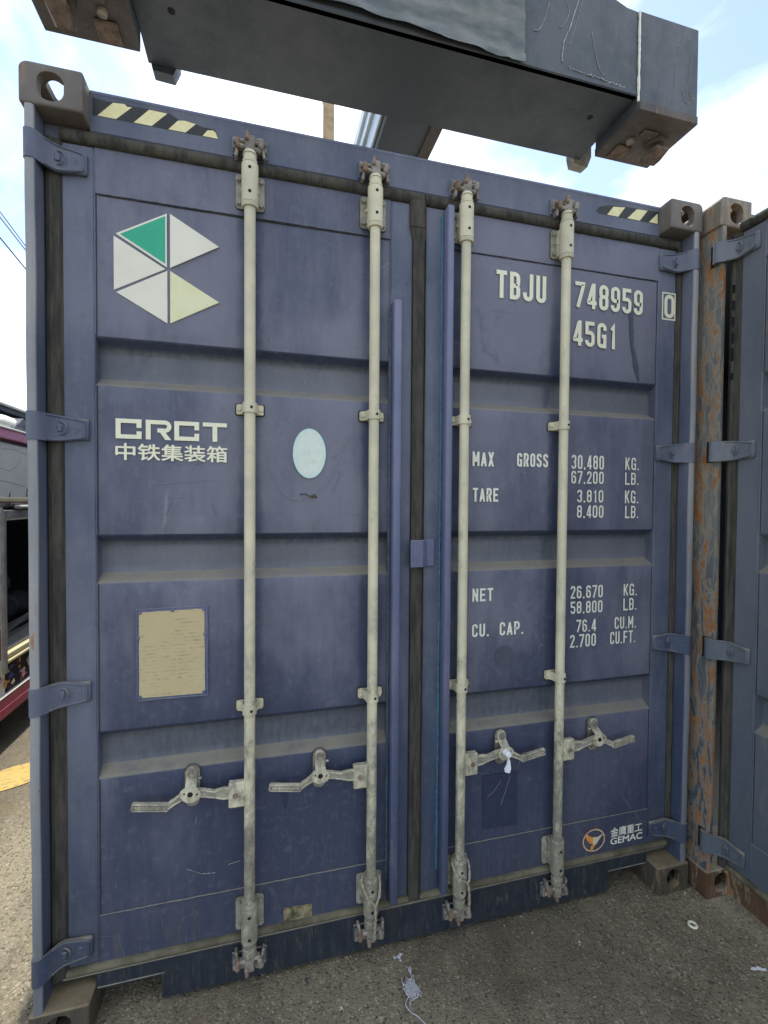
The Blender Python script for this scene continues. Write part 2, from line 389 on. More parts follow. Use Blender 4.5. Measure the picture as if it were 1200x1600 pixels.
# ------------------------------------------------------------------ lettering (flat print, own strokes)
def arc(cx, cy, rx, ry, a0, a1, n_=6):
    return [(cx+rx*math.cos(R(a0+(a1-a0)*k/n_)), cy+ry*math.sin(R(a0+(a1-a0)*k/n_))) for k in range(n_+1)]
def glyph(ch, w, t):
    """centre-line strokes in a w x 1 box, t = stroke width"""
    h = t/2; L, Rr, B, T_ = h, w-h, h, 1-h; r = min(.42*(w-t)+.02, (w-t)/2); c = (L+Rr)/2; mid = .5
    top = lambda: arc(Rr-r, T_-r, r, r, 0, 90)+arc(L+r, T_-r, r, r, 90, 180)
    bot = lambda: arc(L+r, B+r, r, r, 180, 270)+arc(Rr-r, B+r, r, r, 270, 360)
    G = {
     '0': [top()+bot()+[(Rr, T_-r)]],
     'O': [top()+bot()+[(Rr, T_-r)]],
     '1': [[(L+.12*w, .76), (c+.04, 1-h*1.3), (c+.04, 0)]],
     '2': [[(L, T_-r-.06)]+list(reversed(arc(L+r, T_-r, r, r, 90, 180)))+list(reversed(arc(Rr-r, T_-r, r, r, 0, 90)))+[(Rr, .66), (L, B+.02), (L+.001, B), (w, B)]],
     '3': [[(L, T_-r-.03)]+list(reversed(arc(L+r, T_-r, r, r, 90, 180)))+list(reversed(arc(Rr-r, T_-r, r, r, 0, 90)))+[(Rr, mid+.10), (Rr-.07, mid), (c-.03, mid)], [(c-.03, mid), (Rr-.07, mid), (Rr, mid-.10)]+list(reversed(arc(Rr-r, B+r, r, r, 270, 360)))+list(reversed(arc(L+r, B+r, r, r, 180, 270)))+[(L, B+r+.03)]],
     '4': [[(Rr-.06, 0), (Rr-.06, 1)], [(Rr-.10, 1-h*.9), (L-.01, .27), (L, .235), (w, .235)]],
     '5': [[(w-.02, T_), (L, T_), (L, .56), (Rr-r, .56)]+list(reversed(arc(Rr-r, .56-r, r, r, 0, 90)))+list(reversed(arc(Rr-r, B+r, r, r, 270, 360)))+list(reversed(arc(L+r, B+r, r, r, 180, 270)))+[(L, B+r+.04)]],
     '6': [[(Rr, T_-r-.04)]+arc(Rr-r, T_-r, r, r, 0, 90)+arc(L+r, T_-r, r, r, 90, 180)+arc(L+r, B+r, r, r, 180, 270)+arc(Rr-r, B+r, r, r, 270, 360)+arc(Rr-r, .57-r, r, r, 0, 90)+[(L, .57)]],
     '7': [[(0, T_), (Rr+.02, T_), (Rr+.02, .9), (L+.13*w, 0)]],
     '8': [top()+[(L, .62), (L+.05, .53), (Rr-.05, .53), (Rr, .62), (Rr, T_-r)], [(L+.05, .53), (L, .44)]+bot()+[(Rr, .44), (Rr-.05, .53)]],
     '9': [[(L, B+r+.04)]+arc(L+r, B+r, r, r, 180, 270)+arc(Rr-r, B+r, r, r, 270, 360)+arc(Rr-r, T_-r, r, r, 0, 90)+arc(L+r, T_-r, r, r, 90, 180)+arc(L+r, .43+r, r, r, 180, 270)+[(Rr, .43)]],
     'A': [[(L*.7, 0), (c, 1-h*.6)], [(c, 1-h*.6), (w-L*.7, 0)], [(L+.06, .27), (Rr-.06, .27)]],
     'B': [[(Rr-.04, mid), (L, mid), (L, T_), (Rr-r, T_)]+list(reversed(arc(Rr-r, T_-r, r, r, 0, 90)))+[(Rr, mid+.10), (Rr-.05, mid)], [(L, mid), (L, B), (Rr-r, B)]+arc(Rr-r, B+r, r, r, 270, 360)+[(Rr, mid-.10), (Rr-.05, mid)]],
     'C': [[(Rr, T_-r-.10)]+arc(Rr-r, T_-r, r, r, 0, 90)+arc(L+r, T_-r, r, r, 90, 180)+bot()+[(Rr, B+r+.10)]],
     'E': [[(w, T_), (L, T_), (L, B), (w, B)], [(L, mid), (w-.06, mid)]],
     'F': [[(w, T_), (L, T_), (L, 0)], [(L, mid), (w-.05, mid)]],
     'G': [[(Rr, T_-r-.08)]+arc(Rr-r, T_-r, r, r, 0, 90)+arc(L+r, T_-r, r, r, 90, 180)+arc(L+r, B+r, r, r, 180, 270)+arc(Rr-r, B+r, r, r, 270, 330), [(Rr, 0), (Rr, .47), (c, .47)]],
     'J': [[(L-h*.2, B+r+.10)]+bot()+[(Rr, 1)]],
     'K': [[(L, 0), (L, 1)], [(Rr, 1), (L+.04, .42)], [(L+.10, .54), (Rr+.01, 0)]],
     'L': [[(L, 1), (L, B), (w, B)]],
     'M': [[(L, 0), (L, 1)], [(Rr, 0), (Rr, 1)], [(L, .97), (c, .30)], [(c, .30), (Rr, .97)]],
     'N': [[(L, 0), (L, 1)], [(Rr, 0), (Rr, 1)], [(L, .97), (Rr, .03)]],
     'P': [[(L, 0), (L, T_), (Rr-r, T_)]+list(reversed(arc(Rr-r, T_-r, r, r, 0, 90)))+list(reversed(arc(Rr-r, .45+r, r, r, 270, 360)))+[(L, .45)]],
     'R': [[(L, 0), (L, T_), (Rr-r, T_)]+list(reversed(arc(Rr-r, T_-r, r, r, 0, 90)))+list(reversed(arc(Rr-r, .47+r, r, r, 270, 360)))+[(L, .47)], [(c+.02, .47), (Rr+.01, 0)]],
     'S': [[(Rr, T_-r-.06)]+arc(Rr-r, T_-r, r, r, 0, 90)+arc(L+r, T_-r, r, r, 90, 180)+[(L, .64), (Rr, .38)]+list(reversed(arc(Rr-r, B+r, r, r, 270, 360)))+list(reversed(arc(L+r, B+r, r, r, 180, 270)))+[(L, B+r+.06)]],
     'T': [[(0, T_), (w, T_)], [(c, 0), (c, T_)]],
     'U': [[(L, 1), (L, B+r)]+bot()[1:]+[(Rr, 1)]],
     'X': [[(L*.8, 0), (w-L*.8, 1)], [(w-L*.8, 0), (L*.8, 1)]],
     '.': [[(w/2, 0), (w/2, t*1.0)]], ',': [[(w/2+.015, t*1.05), (w/2-.015, -.03)]],
    }
    return G[ch]
CNT = [0]
def ribbon(mb, pts, t, y, m, sx, sz, ox, oz):
    """flat stroke with mitred joints, scaled to (sx, sz); every stroke gets its own 0.05 mm layer"""
    P = []
    for p in pts:
        if not P or (abs(p[0]-P[-1][0])+abs(p[1]-P[-1][1])) > 1e-4: P.append(p)
    P = [Vector((p[0]*sz, p[1]*sz)) for p in P]; tt = t*sz/2
    closed = (P[0]-P[-1]).length < 1e-4 and len(P) > 3
    if closed: P = P[:-1]
    Lf, Rg = [], []; n_ = len(P)
    for i, p in enumerate(P):
        a = P[i-1] if (i > 0 or closed) else None; b = P[(i+1) % n_] if (i < n_-1 or closed) else None
        d1 = (p-a).normalized() if a is not None else (b-p).normalized(); d2 = (b-p).normalized() if b is not None else d1
        nn = Vector((-(d1+d2).y, (d1+d2).x))
        nn = nn.normalized() if nn.length > 1e-6 else Vector((-d1.y, d1.x))
        k = max(.45, nn.dot(Vector((-d1.y, d1.x)))); o_ = nn*(tt/k)
        Lf.append(p+o_); Rg.append(p-o_)
    CNT[0] = (CNT[0]+1) % 12; yy = y-.00004*CNT[0]
    kx = sx
    V = [(ox+q.x*kx, yy, oz+q.y) for q in Lf]+[(ox+q.x*kx, yy, oz+q.y) for q in Rg]
    Fc = [(i, (i+1) % n_, n_+(i+1) % n_, n_+i) for i in range(n_ if closed else n_-1)]
    mb.add(V, Fc, m)
def text_line(mb, s, x0, x1, z0, z1, m, y=.0690, t=.20, w=.44, gap=.13):
    """letters fill the box x0..x1, z0..z1"""
    H = z1-z0; ws = []
    for ch in s:
        ws.append(.16 if ch in '.,' else .36 if ch == '1' else .52 if ch == 'M' else w)
    tot = sum(ws)+gap*(len(s)-1); k = (x1-x0)/(tot*H); x = x0
    for ch, cw in zip(s, ws):
        for st in glyph(ch, cw*k, t): ribbon(mb, st, t, y, m, 1.0, H, x, z0)
        x += (cw+gap)*H*k
def flat(mb, poly, m, y=.0688):
    mb.add([(a, y, b) for a, b in poly], [tuple(range(len(poly)))], m)
def font_text(s, x0, x1, z0, z1, m, parent, y=.0688, off=.0, name='lettering', thick=0):
    cu = bpy.data.curves.new('t', 'FONT'); cu.body = s; cu.offset = off; cu.resolution_u = 3; cu.fill_mode = 'FRONT'
    o = bpy.data.objects.new('t', cu); COL.objects.link(o); bpy.context.view_layer.update()
    me = bpy.data.meshes.new_from_object(o.evaluated_get(bpy.context.evaluated_depsgraph_get()))
    bpy.data.objects.remove(o); bpy.data.curves.remove(cu)
    xs = [v.co.x for v in me.vertices]; ys = [v.co.y for v in me.vertices]
    ax, bx, ay, by = min(xs), max(xs), min(ys), max(ys)
    for v in me.vertices:
        v.co = Vector((x0+(v.co.x-ax)/(bx-ax)*(x1-x0), y, z0+(v.co.y-ay)/(by-ay)*(z1-z0)))
    me.materials.clear(); me.materials.append(m)
    if thick:
        bmx = bmesh.new(); bmx.from_mesh(me); src = bmx.verts[:]+bmx.edges[:]+bmx.faces[:]
        for k, (dx, dz) in enumerate(((thick, 0), (-thick, 0), (0, thick*.7), (0, -thick*.7))):
            r_ = bmesh.ops.duplicate(bmx, geom=src)
            for v in r_['geom']:
                if isinstance(v, bmesh.types.BMVert): v.co += Vector((dx, -.00006*(k+1), dz))
        bmx.to_mesh(me); bmx.free()
    ob = bpy.data.objects.new(name, me); COL.objects.link(ob); ob.parent = parent
    return ob

# ------------------------------------------------------------------ shared container hardware
DY = .070      # outer face of the doors
def make_casting(mat, name='corner_casting', side=True):
    """top left casting: outer corner x=0 (to .162), front y=0 (to .178), z 0..0.118 ; hollow with end, side and top holes"""
    mb = MB(); b = mb.b
    r = .024; n_ = 7
    outl = [(0, 0), (.162, 0), (.162, .118)]+[(r-r*math.sin(R(90*k/n_)), .118-r+r*math.cos(R(90*k/n_))) for k in range(n_+1)]
    mb.prism(outl, 0, .178, mat, 'Y')
    o = mb.build(name)
    bv = o.modifiers.new('bv', 'BEVEL'); bv.width = .007; bv.segments = 3; bv.limit_method = 'ANGLE'; bv.angle_limit = R(40)
    def cutter(fn):
        m_ = MB(); fn(m_); return m_.build('cut')
    cs = [cutter(lambda q: q.box(.026, .136, .028, .150, .022, .094, mat)),
          cutter(lambda q: q.prism(rr(.080, .056, .068, .082, .030, 7), -.02, .06, mat, 'Y')),
          cutter(lambda q: q.prism(rr(.089, .062, .096, .060, .028, 7), -.02, .06, mat, 'X')),
          cutter(lambda q: q.prism(rr(.080, .089, .062, .118, .030, 7), .06, .14, mat, 'Z'))]
    if not side: x_ = cs.pop(2); bpy.data.objects.remove(x_)
    boolean(o, cs)
    o.data.set_sharp_from_angle(angle=R(32)); 
    for p in o.data.polygons: p.use_smooth = True
    return o
def post_mesh(mat, inner):
    mb = MB()
    pr = [(-1.209, .165), (-1.209, .012), (-1.206, .004), (-1.200, .0015), (-1.189, .0015), (-1.183, .005), (-1.182, .010), (-1.182, .112), (-1.150, .112), (-1.150, .165)]
    z0, z1 = .118, 2.778; N = 40; vs = []
    for k in range(N+1):
        z = z0+(z1-z0)*k/N
        ring = []
        for x, y in pr:
            dn = noise.noise(Vector((x*9, y*9, z*3.1)))*.0022 if y < .05 else 0
            ring.append((x+dn*.8, y+dn, z))
        vs += ring
    n_ = len(pr); F_ = [tuple(range(n_)), tuple(range((N+1)*n_-1, N*n_-1, -1))]
    for k in range(N):
        for i in range(n_):
            j = (i+1) % n_; F_.append((k*n_+i, k*n_+j, (k+1)*n_+j, (k+1)*n_+i))
    outer_ = [f for q, f in enumerate(F_) if q < 2 or (q-2) % n_ not in (6, 7, 8)]; inner_ = [f for q, f in enumerate(F_) if q >= 2 and (q-2) % n_ in (6, 7, 8)]
    vv = mb.add(vs, outer_, mat, smooth=True); ii = mb.mi(inner)
    for f in inner_:
        fc = mb.b.faces.new([vv[k] for k in f]); fc.material_index = ii
    return mb
HZ = (2.668, 1.866, 1.055, .245)
def hinge_mesh(mat, dark):
    """blade hinge for the left door, pin at (-1.195,.012), height centred on z=0"""
    mb = MB()
    mb.cyl((-1.196, .013, -.041), (-1.196, .013, .041), .0158, None, mat, 18)
    # blade: an S profile in plan, tapering in height
    prof = [(-1.196, -.0025, .041), (-1.186, -.001, .041), (-1.176, .010, .041), (-1.166, .026, .0405), (-1.155, .041, .040), (-1.142, .050, .039), (-1.120, .0525, .036), (-1.095, .0535, .032), (-1.074, .0545, .0275), (-1.068, .0575, .0235)]
    back = .011
    top = [(x, y, h) for x, y, h in prof]
    V = []
    for x, y, h in prof: V += [(x, y, -h), (x, y, h), (x, y+back, h), (x, y+back, -h)]
    F_ = [(0, 1, 2, 3)]
    for k in range(len(prof)-1):
        a, b = 4*k, 4*k+4
        for i in range(4): F_.append((a+i, a+(i+1) % 4, b+(i+1) % 4, b+i))
    e = 4*(len(prof)-1); F_.append((e+3, e+2, e+1, e))
    mb.add(V, F_, mat, smooth=True)
    # weld pad and raised rims
    mb.box(-1.142, -1.066, .0555, .0712, -.033, .033, mat, .005)
    for sgn in (1, -1):
        mb.tube([(x, y-.001, sgn*(h-.004)) for x, y, h in prof[3:-1]], .0028, mat, 6)
    mb.tube([(-1.075, .0530, z) for z in (-.022, 0, .022)], .0030, mat, 6)
    # cast rings
    for cx, cy, rad in ((-1.140, .0500, .020), (-1.098, .0528, .0095), (-1.098, .0528, .004)):
        mb.tube([(cx+rad*math.cos(R(a)), cy+(.0015 if rad < .01 else -.016*math.cos(R(a))*.45), rad*math.sin(R(a))) for a in range(0, 361, 24)], .0024 if rad > .01 else .0018, mat, 5)
    mb.box(-1.147, -1.133, .044, .0495, -.010, .010, mat, .002)
    return mb
def bolt(mb, x, y, z, r=.0085, m=None, h=.007):
    mb.cyl((x, y, z), (x, y-.002, z), r*1.25, None, m, 14)
    mb.cyl((x, y-.002, z), (x, y-h, z), r, r*.86, m, 6, smooth=False)
def bearing_mesh(up=True):
    """end bearing bracket of a lock rod; origin at the rod on the door face, plate 0.11 high centred on 0"""
    mb = MB(); m = M_CREAM
    mb.prism(rr(0, 0, .092, .110, .010), .000, -.006, M_PLATEC, 'Y'); mb.prism(rr(0, 0, .095, .113, .011), .0005, -.0015, M_GASKD, 'Y')
    ry = -.040
    s = 1 if up else -1
    # saddle between plate and sleeve
    mb.box(-.023, .023, -.036, -.004, -.052, .052, m, .004)
    mb.cyl((0, ry, -.058), (0, ry, .066), .0265, None, m, 24)
    mb.cyl((0, ry, -s*.058), (0, ry, -s*.070), .0275, .0245, m, 24)
    for x in (-.036, .036):
        for z in (-.038, .038): bolt(mb, x, -.006, z, .0088, M_PLATEC, .009)
        mb.cyl((x*.72, -.012, .0), (x*.72, -.020, .0), .004, None, m, 8)
    mb.cyl((0, ry, -.0585), (0, ry, -.0565), .0268, None, M_GASKD, 24); mb.cyl((0, ry, .0655), (0, ry, .0672), .0262, None, M_GASKD, 24)
    for z in (-.030, .045 if up else .035):
        mb.cyl((0, ry-.024, z), (0, ry-.0272, z), .0052, None, M_HOLE, 10)
    return mb
def clamp_mesh():
    mb = MB(); m = M_CREAM; ry = -.040
    mb.prism(rr(0, 0, .088, .034, .006), 0, -.004, m, 'Y')
    mb.prism(rr(0, 0, .096, .040, .007), 0, -.0012, M_GASKD, 'Y')
    prof = []
    for k in range(13):
        a = R(180-15*k); prof.append((math.cos(a)*.0225, ry-math.sin(a)*.0225))
    outer = [(-.040, -.004), (-.040, -.010), (-.029, -.011), (-.0225, -.026)]+prof+[(.0225, -.026), (.029, -.011), (.040, -.010), (.040, -.004)]
    inner = [(x*.80, y) for x, y in reversed([(-.030, -.004)]+[(p[0], ry+(p[1]-ry)*.8) for p in prof]+[(.030, -.004)])]
    mb.prism(outer+[(.030*.8, -.004)]+[(p[0]*.8, ry+(p[1]-ry)*.8) for p in reversed(prof)]+[(-.030*.8, -.004)], -.016, .016, m, 'Z')
    for x in (-.034, .034): bolt(mb, x, -.009, 0, .0075, m)
    mb.cyl((.006, ry-.0215, 0), (.006, ry-.0235, 0), .0045, None, M_HOLE, 10)
    return mb
def rod_mesh():
    mb = MB(); pts = [(0, 0, .100+(2.745-.100)*k/24) for k in range(25)]
    mb.cyl((0, 0, .13), (0, 0, 2.74), .0178, None, M_CREAM, 24)
    for s, z in ((1, 2.735), (-1, .165)):
        mb.cyl((0, 0, z), (0, 0, z+s*.012), .0215, .0235, M_CREAM, 20)
        mb.cyl((0, 0, z+s*.012), (0, 0, z+s*.030), .0205, .0205, M_CREAM, 20)
        mb.cyl((0, 0, z+s*.030), (0, 0, z+s*.040), .0235, .019, M_CREAM, 20)
    return mb
def cam_mesh(s):
    """forked anti-rack cam, z from the rod end outwards (s=+1 top, -1 bottom)"""
    mb = MB(); m = M_CAM
    def B(x0, x1, y0, y1, z0, z1, mm=m, c=.004, rot=0):
        T = Matrix.Rotation(R(rot), 4, 'Y') if rot else None
        a, b = sorted((s*z0, s*z1)); mb.box(x0, x1, y0, y1, a, b, mm, c, T)
    B(-.016, .016, -.014, .016, -.006, .052)
    B(-.038, .034, -.012, .010, .006, .020, rot=6*s)
    B(-.041, -.026, -.016, .012, .012, .046, M_CAMR, .005, -8*s)
    B(.020, .037, -.018, .010, .018, .052, M_CAM, .005, 12*s)
    B(-.046, -.036, -.002, .024, -.022, .030, m, .003, 10*s)
    B(.038, .047, -.004, .022, -.020, .022, m, .003, -14*s)
    B(-.018, -.006, -.024, -.008, .028, .058, M_CAMR, .004, 4*s)
    B(.034, .056, -.002, .014, .030, .042, m, .004, -22*s)
    mb.cyl((-.052, .004, s*.036), (.050, .006, s*.040), .0075, None, m, 10)
    return mb
def keeper_mesh(s):
    mb = MB(); m = M_NAVY2
    for x in (-.050, .046):
        mb.box(x-.004, x+.006, -.022, .0005, -.018, .018, M_CAM, .002)
    mb.box(-.058, .058, -.006, .0005, -.030, .030, m, .004)
    return mb
def hub_mesh():
    mb = MB(); m = M_CREAM
    mb.box(.014, .066, -.012, .006, -.042, .042, m, .004)
    mb.box(.016, .066, .010, .018, -.038, .038, m, .003)
    mb.cyl((.044, -.012, 0), (.044, -.016, 0), .0085, None, M_CAMR, 12)
    mb.box(.006, .018, -.010, .014, -.044, .044, m, .003)
    mb.cyl((.044, -.011, 0), (.044, .02, 0), .007, None, m, 10)
    return mb
def handle_mesh():
    """lever drawn to +x from the rod at x=0; z heights relative to .690"""
    mb = MB(); m = M_CREAM
    P = [(.050, .000, .000, .019, .009), (.082, .001, .001, .019, .009), (.110, .004, .002, .011, .014), (.140, .007, .008, .012, .013), (.178, .010, .013, .014, .010), (.205, .009, .008, .013, .010), (.232, .004, -.005, .0095, .012), (.252, .000, -.015, .0105, .012)]
    V = []
    for x, y, z, hh, th in P: V += [(x, y-th/2, z-hh), (x, y-th/2, z+hh), (x, y+th/2, z+hh), (x, y+th/2, z-hh)]
    F_ = [(0, 1, 2, 3)]
    for k in range(len(P)-1):
        a, b = 4*k, 4*k+4
        for i in range(4): F_.append((a+i, a+(i+1) % 4, b+(i+1) % 4, b+i))
    e = 4*(len(P)-1); F_.append((e+3, e+2, e+1, e)); mb.add(V, F_, m)
    # pressed edges of the twisted bar
    mb.tube([(x, y-th*.5, z+hh-.002) for x, y, z, hh, th in P], .0028, m, 6)
    mb.tube([(x, y-th*.5, z-hh+.002) for x, y, z, hh, th in P[1:]], .0024, m, 6)
    for (x, y, z, hh, th), (x2, y2, z2, h2, t2) in zip(P[:-1], P[1:]):
        mb.add([(x, y-th/2-.0004, z-hh*.62), (x2, y2-t2/2-.0004, z2-h2*.62), (x2, y2-t2/2-.0004, z2+h2*.62), (x, y-th/2-.0004, z+hh*.62)], [(0, 1, 2, 3)], M_PLATEC)
    # grip with raised cast characters
    T = Matrix.Translation((.252, .000, -.015)) @ Matrix.Rotation(R(-9), 4, 'Y')
    mb.box(-.006, .104, -.0095, .007, -.0115, .0115, m, .003, T); mb.box(-.003, .101, -.0099, -.009, -.0085, .0085, M_CAM, 0, T)
    mb.box(-.004, .100, -.0115, -.0090, .0085, .0110, m, .001, T); mb.box(-.004, .100, -.0115, -.0090, -.0110, -.0085, m, .001, T)
    rnd = random.Random(3); x = .004
    while x < .094:
        w_ = rnd.uniform(.002, .0045)
        mb.box(x, x+w_, -.0112, -.0095, -.006+rnd.uniform(0, .004), .006-rnd.uniform(0, .003), m, 0, T); x += w_+.0022
    return mb
def catch_mesh():
    """handle retainer on the door face; origin on the door face behind the lever"""
    mb = MB(); m = M_CREAM
    mb.prism(rr(0, 0, .046, .134, .022, 7), 0, -.010, M_CAM, 'Y')
    mb.prism(rr(0, 0, .050, .138, .024, 7), 0, -.002, M_GASKD, 'Y')
    for z in (.046, -.046): bolt(mb, 0, -.010, z, .011, M_CAM, .010)
    # swinging cover plate: bolted flat at the top, cranked out over the lever
    mb.prism([(-.017, .034), (-.017, .052), (-.012, .064), (0, .068), (.012, .064), (.017, .052), (.017, .034)], -.011, -.017, m, 'Y')
    mb.hull([(sx*.017, y, z) for sx in (-1, 1) for y, z in ((-.011, .036), (-.017, .036), (-.045, .016), (-.051, .016))], m)
    pl = [(-.017, .018), (.017, .018), (.031, .008), (.034, -.004), (.022, -.022), (.008, -.031), (-.008, -.031), (-.024, -.023), (-.032, -.008), (-.028, .004)]
    mb.prism(pl, -.045, -.051, m, 'Y')
    mb.cyl((0, -.016, .047), (0, -.021, .047), .0135, None, M_CAM, 16); mb.cyl((0, -.021, .047), (0, -.030, .047), .009, .008, M_CAM, 6, smooth=False)
    mb.cyl((.001, -.0505, -.004), (.001, -.0518, -.004), .0085, None, M_HOLE, 14)
    mb.cyl((-.019, -.0505, -.006), (-.019, -.0518, -.006), .003, None, M_HOLE, 8)
    mb.cyl((.019, -.0505, .001), (.019, -.0518, .001), .003, None, M_HOLE, 8)
    mb.cyl((-.030, -.022, .030), (-.020, -.022, .030), .004, None, M_CREAM, 8)
    return mb

# door leaf -------------------------------------------------------
REC = ((2.155, 2.010), (1.538, 1.391), (.915, .769))
def panel_mesh(x0, x1, mat, seed):
    """corrugated sheet between the stiles, z .328..2.594, slightly dented"""
    dep, sl = .040, .024
    zs = [(2.594, 0)]
    def seg(z0, z1, d, n_):
        for k in range(1, n_+1): zs.append((z0+(z1-z0)*k/n_, d))
    prev = 2.594
    for t_, b_ in REC:
        seg(prev, t_+.006, 0, 9)
        zs.append((t_+.0015, .001)); zs.append((t_-.003, .006)); zs.append((t_-sl+.003, dep-.005)); zs.append((t_-sl-.002, dep))
        seg(t_-sl-.002, b_+sl+.003, dep, 4)
        zs.append((b_+sl-.002, dep-.004)); zs.append((b_+.006, .009)); zs.append((b_, .0025)); zs.append((b_-.006, 0))
        prev = b_-.006
    seg(prev, .328, 0, 9)
    NX = 26; mb = MB(); V = []
    for z, d in zs:
        for i in range(NX+1):
            x = x0+(x1-x0)*i/NX
            e = min((x-x0), (x1-x))/.08; e = max(0, min(1, e))
            dn = (noise.noise(Vector((x*2.6+seed, z*2.3, seed)))*.0030+noise.noise(Vector((x*7+seed, z*6, seed)))*.0009)*e
            V.append((x, DY+.003+d+dn, z))
    F_ = [(r*(NX+1)+i, r*(NX+1)+i+1, (r+1)*(NX+1)+i+1, (r+1)*(NX+1)+i) for r in range(len(zs)-1) for i in range(NX)]
    mb.add(V, F_, mat, smooth=True)
    # end walls of the recesses
    for xx in (x0+.0005, x1-.0005):
        for t_, b_ in REC:
            mb.add([(xx, DY+.002, t_), (xx, DY+.003+dep, t_-sl), (xx, DY+.003+dep, b_+sl), (xx, DY+.002, b_)], [(0, 1, 2, 3)], mat)
    return mb
def bead(mb, pts, r, m):
    """an uneven weld bead along a polyline"""
    out = []
    for a, b in zip(pts[:-1], pts[1:]):
        a, b = Vector(a), Vector(b); n_ = max(2, int((b-a).length/.012))
        for k in range(n_):
            p = a+(b-a)*(k/n_); out.append(p+Vector((random.uniform(-1, 1), 0, random.uniform(-1, 1)))*.0007)
    out.append(Vector(pts[-1])); mb.tube(out, r, m, 6, .5)
def make_door(side, P, pal):
    """side 'L' or 'R'; P parent container; pal materials.  Built in container coordinates."""
    mat, frame, rail = pal['door'], pal['stile'], pal['rail']
    xa, xb, xi, xo = (-1.139, -.022, -.105, -1.050) if side == 'L' else (1.160, .022, .105, 1.068)
    lo, hi = min(xa, xb), max(xa, xb)
    il, ir = (xo, xi) if side == 'L' else (xi, xo)
    mb = MB(); Z0, Z1 = .178, 2.732
    mb.box(lo, il, DY, DY+.048, Z0, Z1, frame, .004)
    mb.box(ir, hi, DY, DY+.048, Z0, Z1, frame, .004)
    mb.box(il, ir, DY+.0005, DY+.048, 2.594, Z1-.0005, mat)
    mb.box(il, ir, DY+.0005, DY+.048, Z0+.0005, .328, mat)
    mb.box(il, ir, DY+.049, DY+.056, .3, 2.62, mat)
    door = mb.build('door', P)
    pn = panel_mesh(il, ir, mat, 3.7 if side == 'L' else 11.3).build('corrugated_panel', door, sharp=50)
    mb = MB()
    for x in (il, ir):
        z = 2.70
        pts = [(x, DY+.0005, 2.71), (x, DY+.0005, 2.160)]
        bead(mb, pts, .0026, mat)
        bead(mb, [(x, DY+.0005, 2.008), (x, DY+.0005, 1.542)], .0026, mat)
        bead(mb, [(x, DY+.0005, 1.389), (x, DY+.0005, .918)], .0026, mat)
        bead(mb, [(x, DY+.0005, .767), (x, DY+.0005, .328), (x+.002, DY+.0005, .20)], .0026, mat)
    bead(mb, [(il, DY+.001, 2.594), (ir, DY+.001, 2.594)], .0026, mat)
    bead(mb, [(il, DY+.001, .328), (ir, DY+.001, .328)], .0026, mat)
    mb.build('weld_seam', door)
    # thin black caulking line beside the seams
    mb = MB(); k = .0042 if side == 'L' else -.0042
    for x in ((il+k, ir+k) if side == 'L' else (il+k, ir+k)):
        for a, b in ((2.594, 2.160), (2.006, 1.542), (1.386, .918), (.764, .335)):
            mb.box(x-.0009, x+.0009, DY+.0015, DY+.004, b, a, M_GASKD)
    mb.box(il+.01, ir-.01, DY+.0012, DY+.004, 2.5885, 2.5905, M_GASKD)
    mb.build('caulking', door)
    # gaskets along outer edge, top, bottom
    s = -1 if side == 'L' else 1
    mb = MB()
    e = abs(xa); gk = min(1.0, (1.1812-e)/.0415)
    def lip(poly, z0, z1, m): mb.prism([(s*(e+(abs(x)-e)*gk), y) for x, y in poly], z0, z1, m, 'Z')
    lip([(e-.002, .071), (e+.010, .064), (e+.020, .064), (e+.026, .058), (e+.036, .060), (e+.041, .074), (e+.041, .092), (e-.002, .092)], .15, 2.735, M_GASK)
    lip([(e-.004, .0694), (e+.003, .0660), (e+.006, .074), (e, .080)], .17, 2.735, M_GASKD)
    lip([(e+.027, .057), (e+.036, .0585), (e+.0405, .064), (e+.0405, .090), (e+.027, .090)], .151, 2.734, M_GASKD)  # dark lip against the post, recess shade put into its colour
    mb.build('edge_gasket', door)
    mb = MB()
    def bar(z, half, y, r, m, x0, x1, ry=1.0):
        seg = 14; pr = []
        for k in range(seg+1):
            a = R(-90+180*k/seg); pr.append((y-math.cos(a)*r*ry, z+math.sin(a)*half))
        pr += [(y+.02, z+half), (y+.02, z-half)]
        mb.prism(pr, x0, x1, m, 'X', smooth=True)
    bar(2.751, .0195, .070, .018, M_GASK, lo-.002 if side == 'R' else lo-.0005, hi+(.020 if side == 'L' else .0))
    mb.build('top_gasket', door, sharp=50)
    mb = MB()
    bar(.166, .0125, .070, .014, M_GASKT, lo, hi)
    mb.build('bottom_gasket', door, sharp=50)
    for z in HZ:
        hb = HINGE[pal['name']]
        h = cp(hb, door, (0, 0, z), (1 if side == 'L' else -1, 1, 1))
    # lock rods with their fittings
    for xr, sg in (((-.590, -1), (-.173, -1)) if side == 'L' else ((.169, 1), (.590, 1))):
        rod = cp(PROTO['rod'], door, (xr, .030, 0))
        cp(PROTO['cam_top'], door, (xr, .030, 2.772))
        cp(PROTO['cam_bot'], door, (xr, .030, .130))
        cp(PROTO['bear_top'], door, (xr, DY, 2.668)); cp(PROTO['bear_bot'], door, (xr, DY, .246), (1, 1, -1))
        cp(PROTO['clamp'], door, (xr, DY, 1.955)); cp(PROTO['clamp'], door, (xr, DY, .962))
        hz = .688 if side == 'L' else .674
        cp(PROTO['hub'], door, (xr, .030, hz-.004), (sg, 1, 1))
        cp(PROTO['handle'], door, (xr, .026, hz+.004), (sg, 1, 1))
        cp(PROTO['catch'], door, (xr+sg*.182, DY, hz+.024), (sg, 1, 1))
    # vertical guard rails by the meeting edge
    mb = MB()
    if side == 'L': mb.box(-.104, -.075, .020, .069, .195, 2.362, rail, .0035)
    else:
        mb.box(.094, .119, .020, .069, .190, 2.722, rail, .0035)
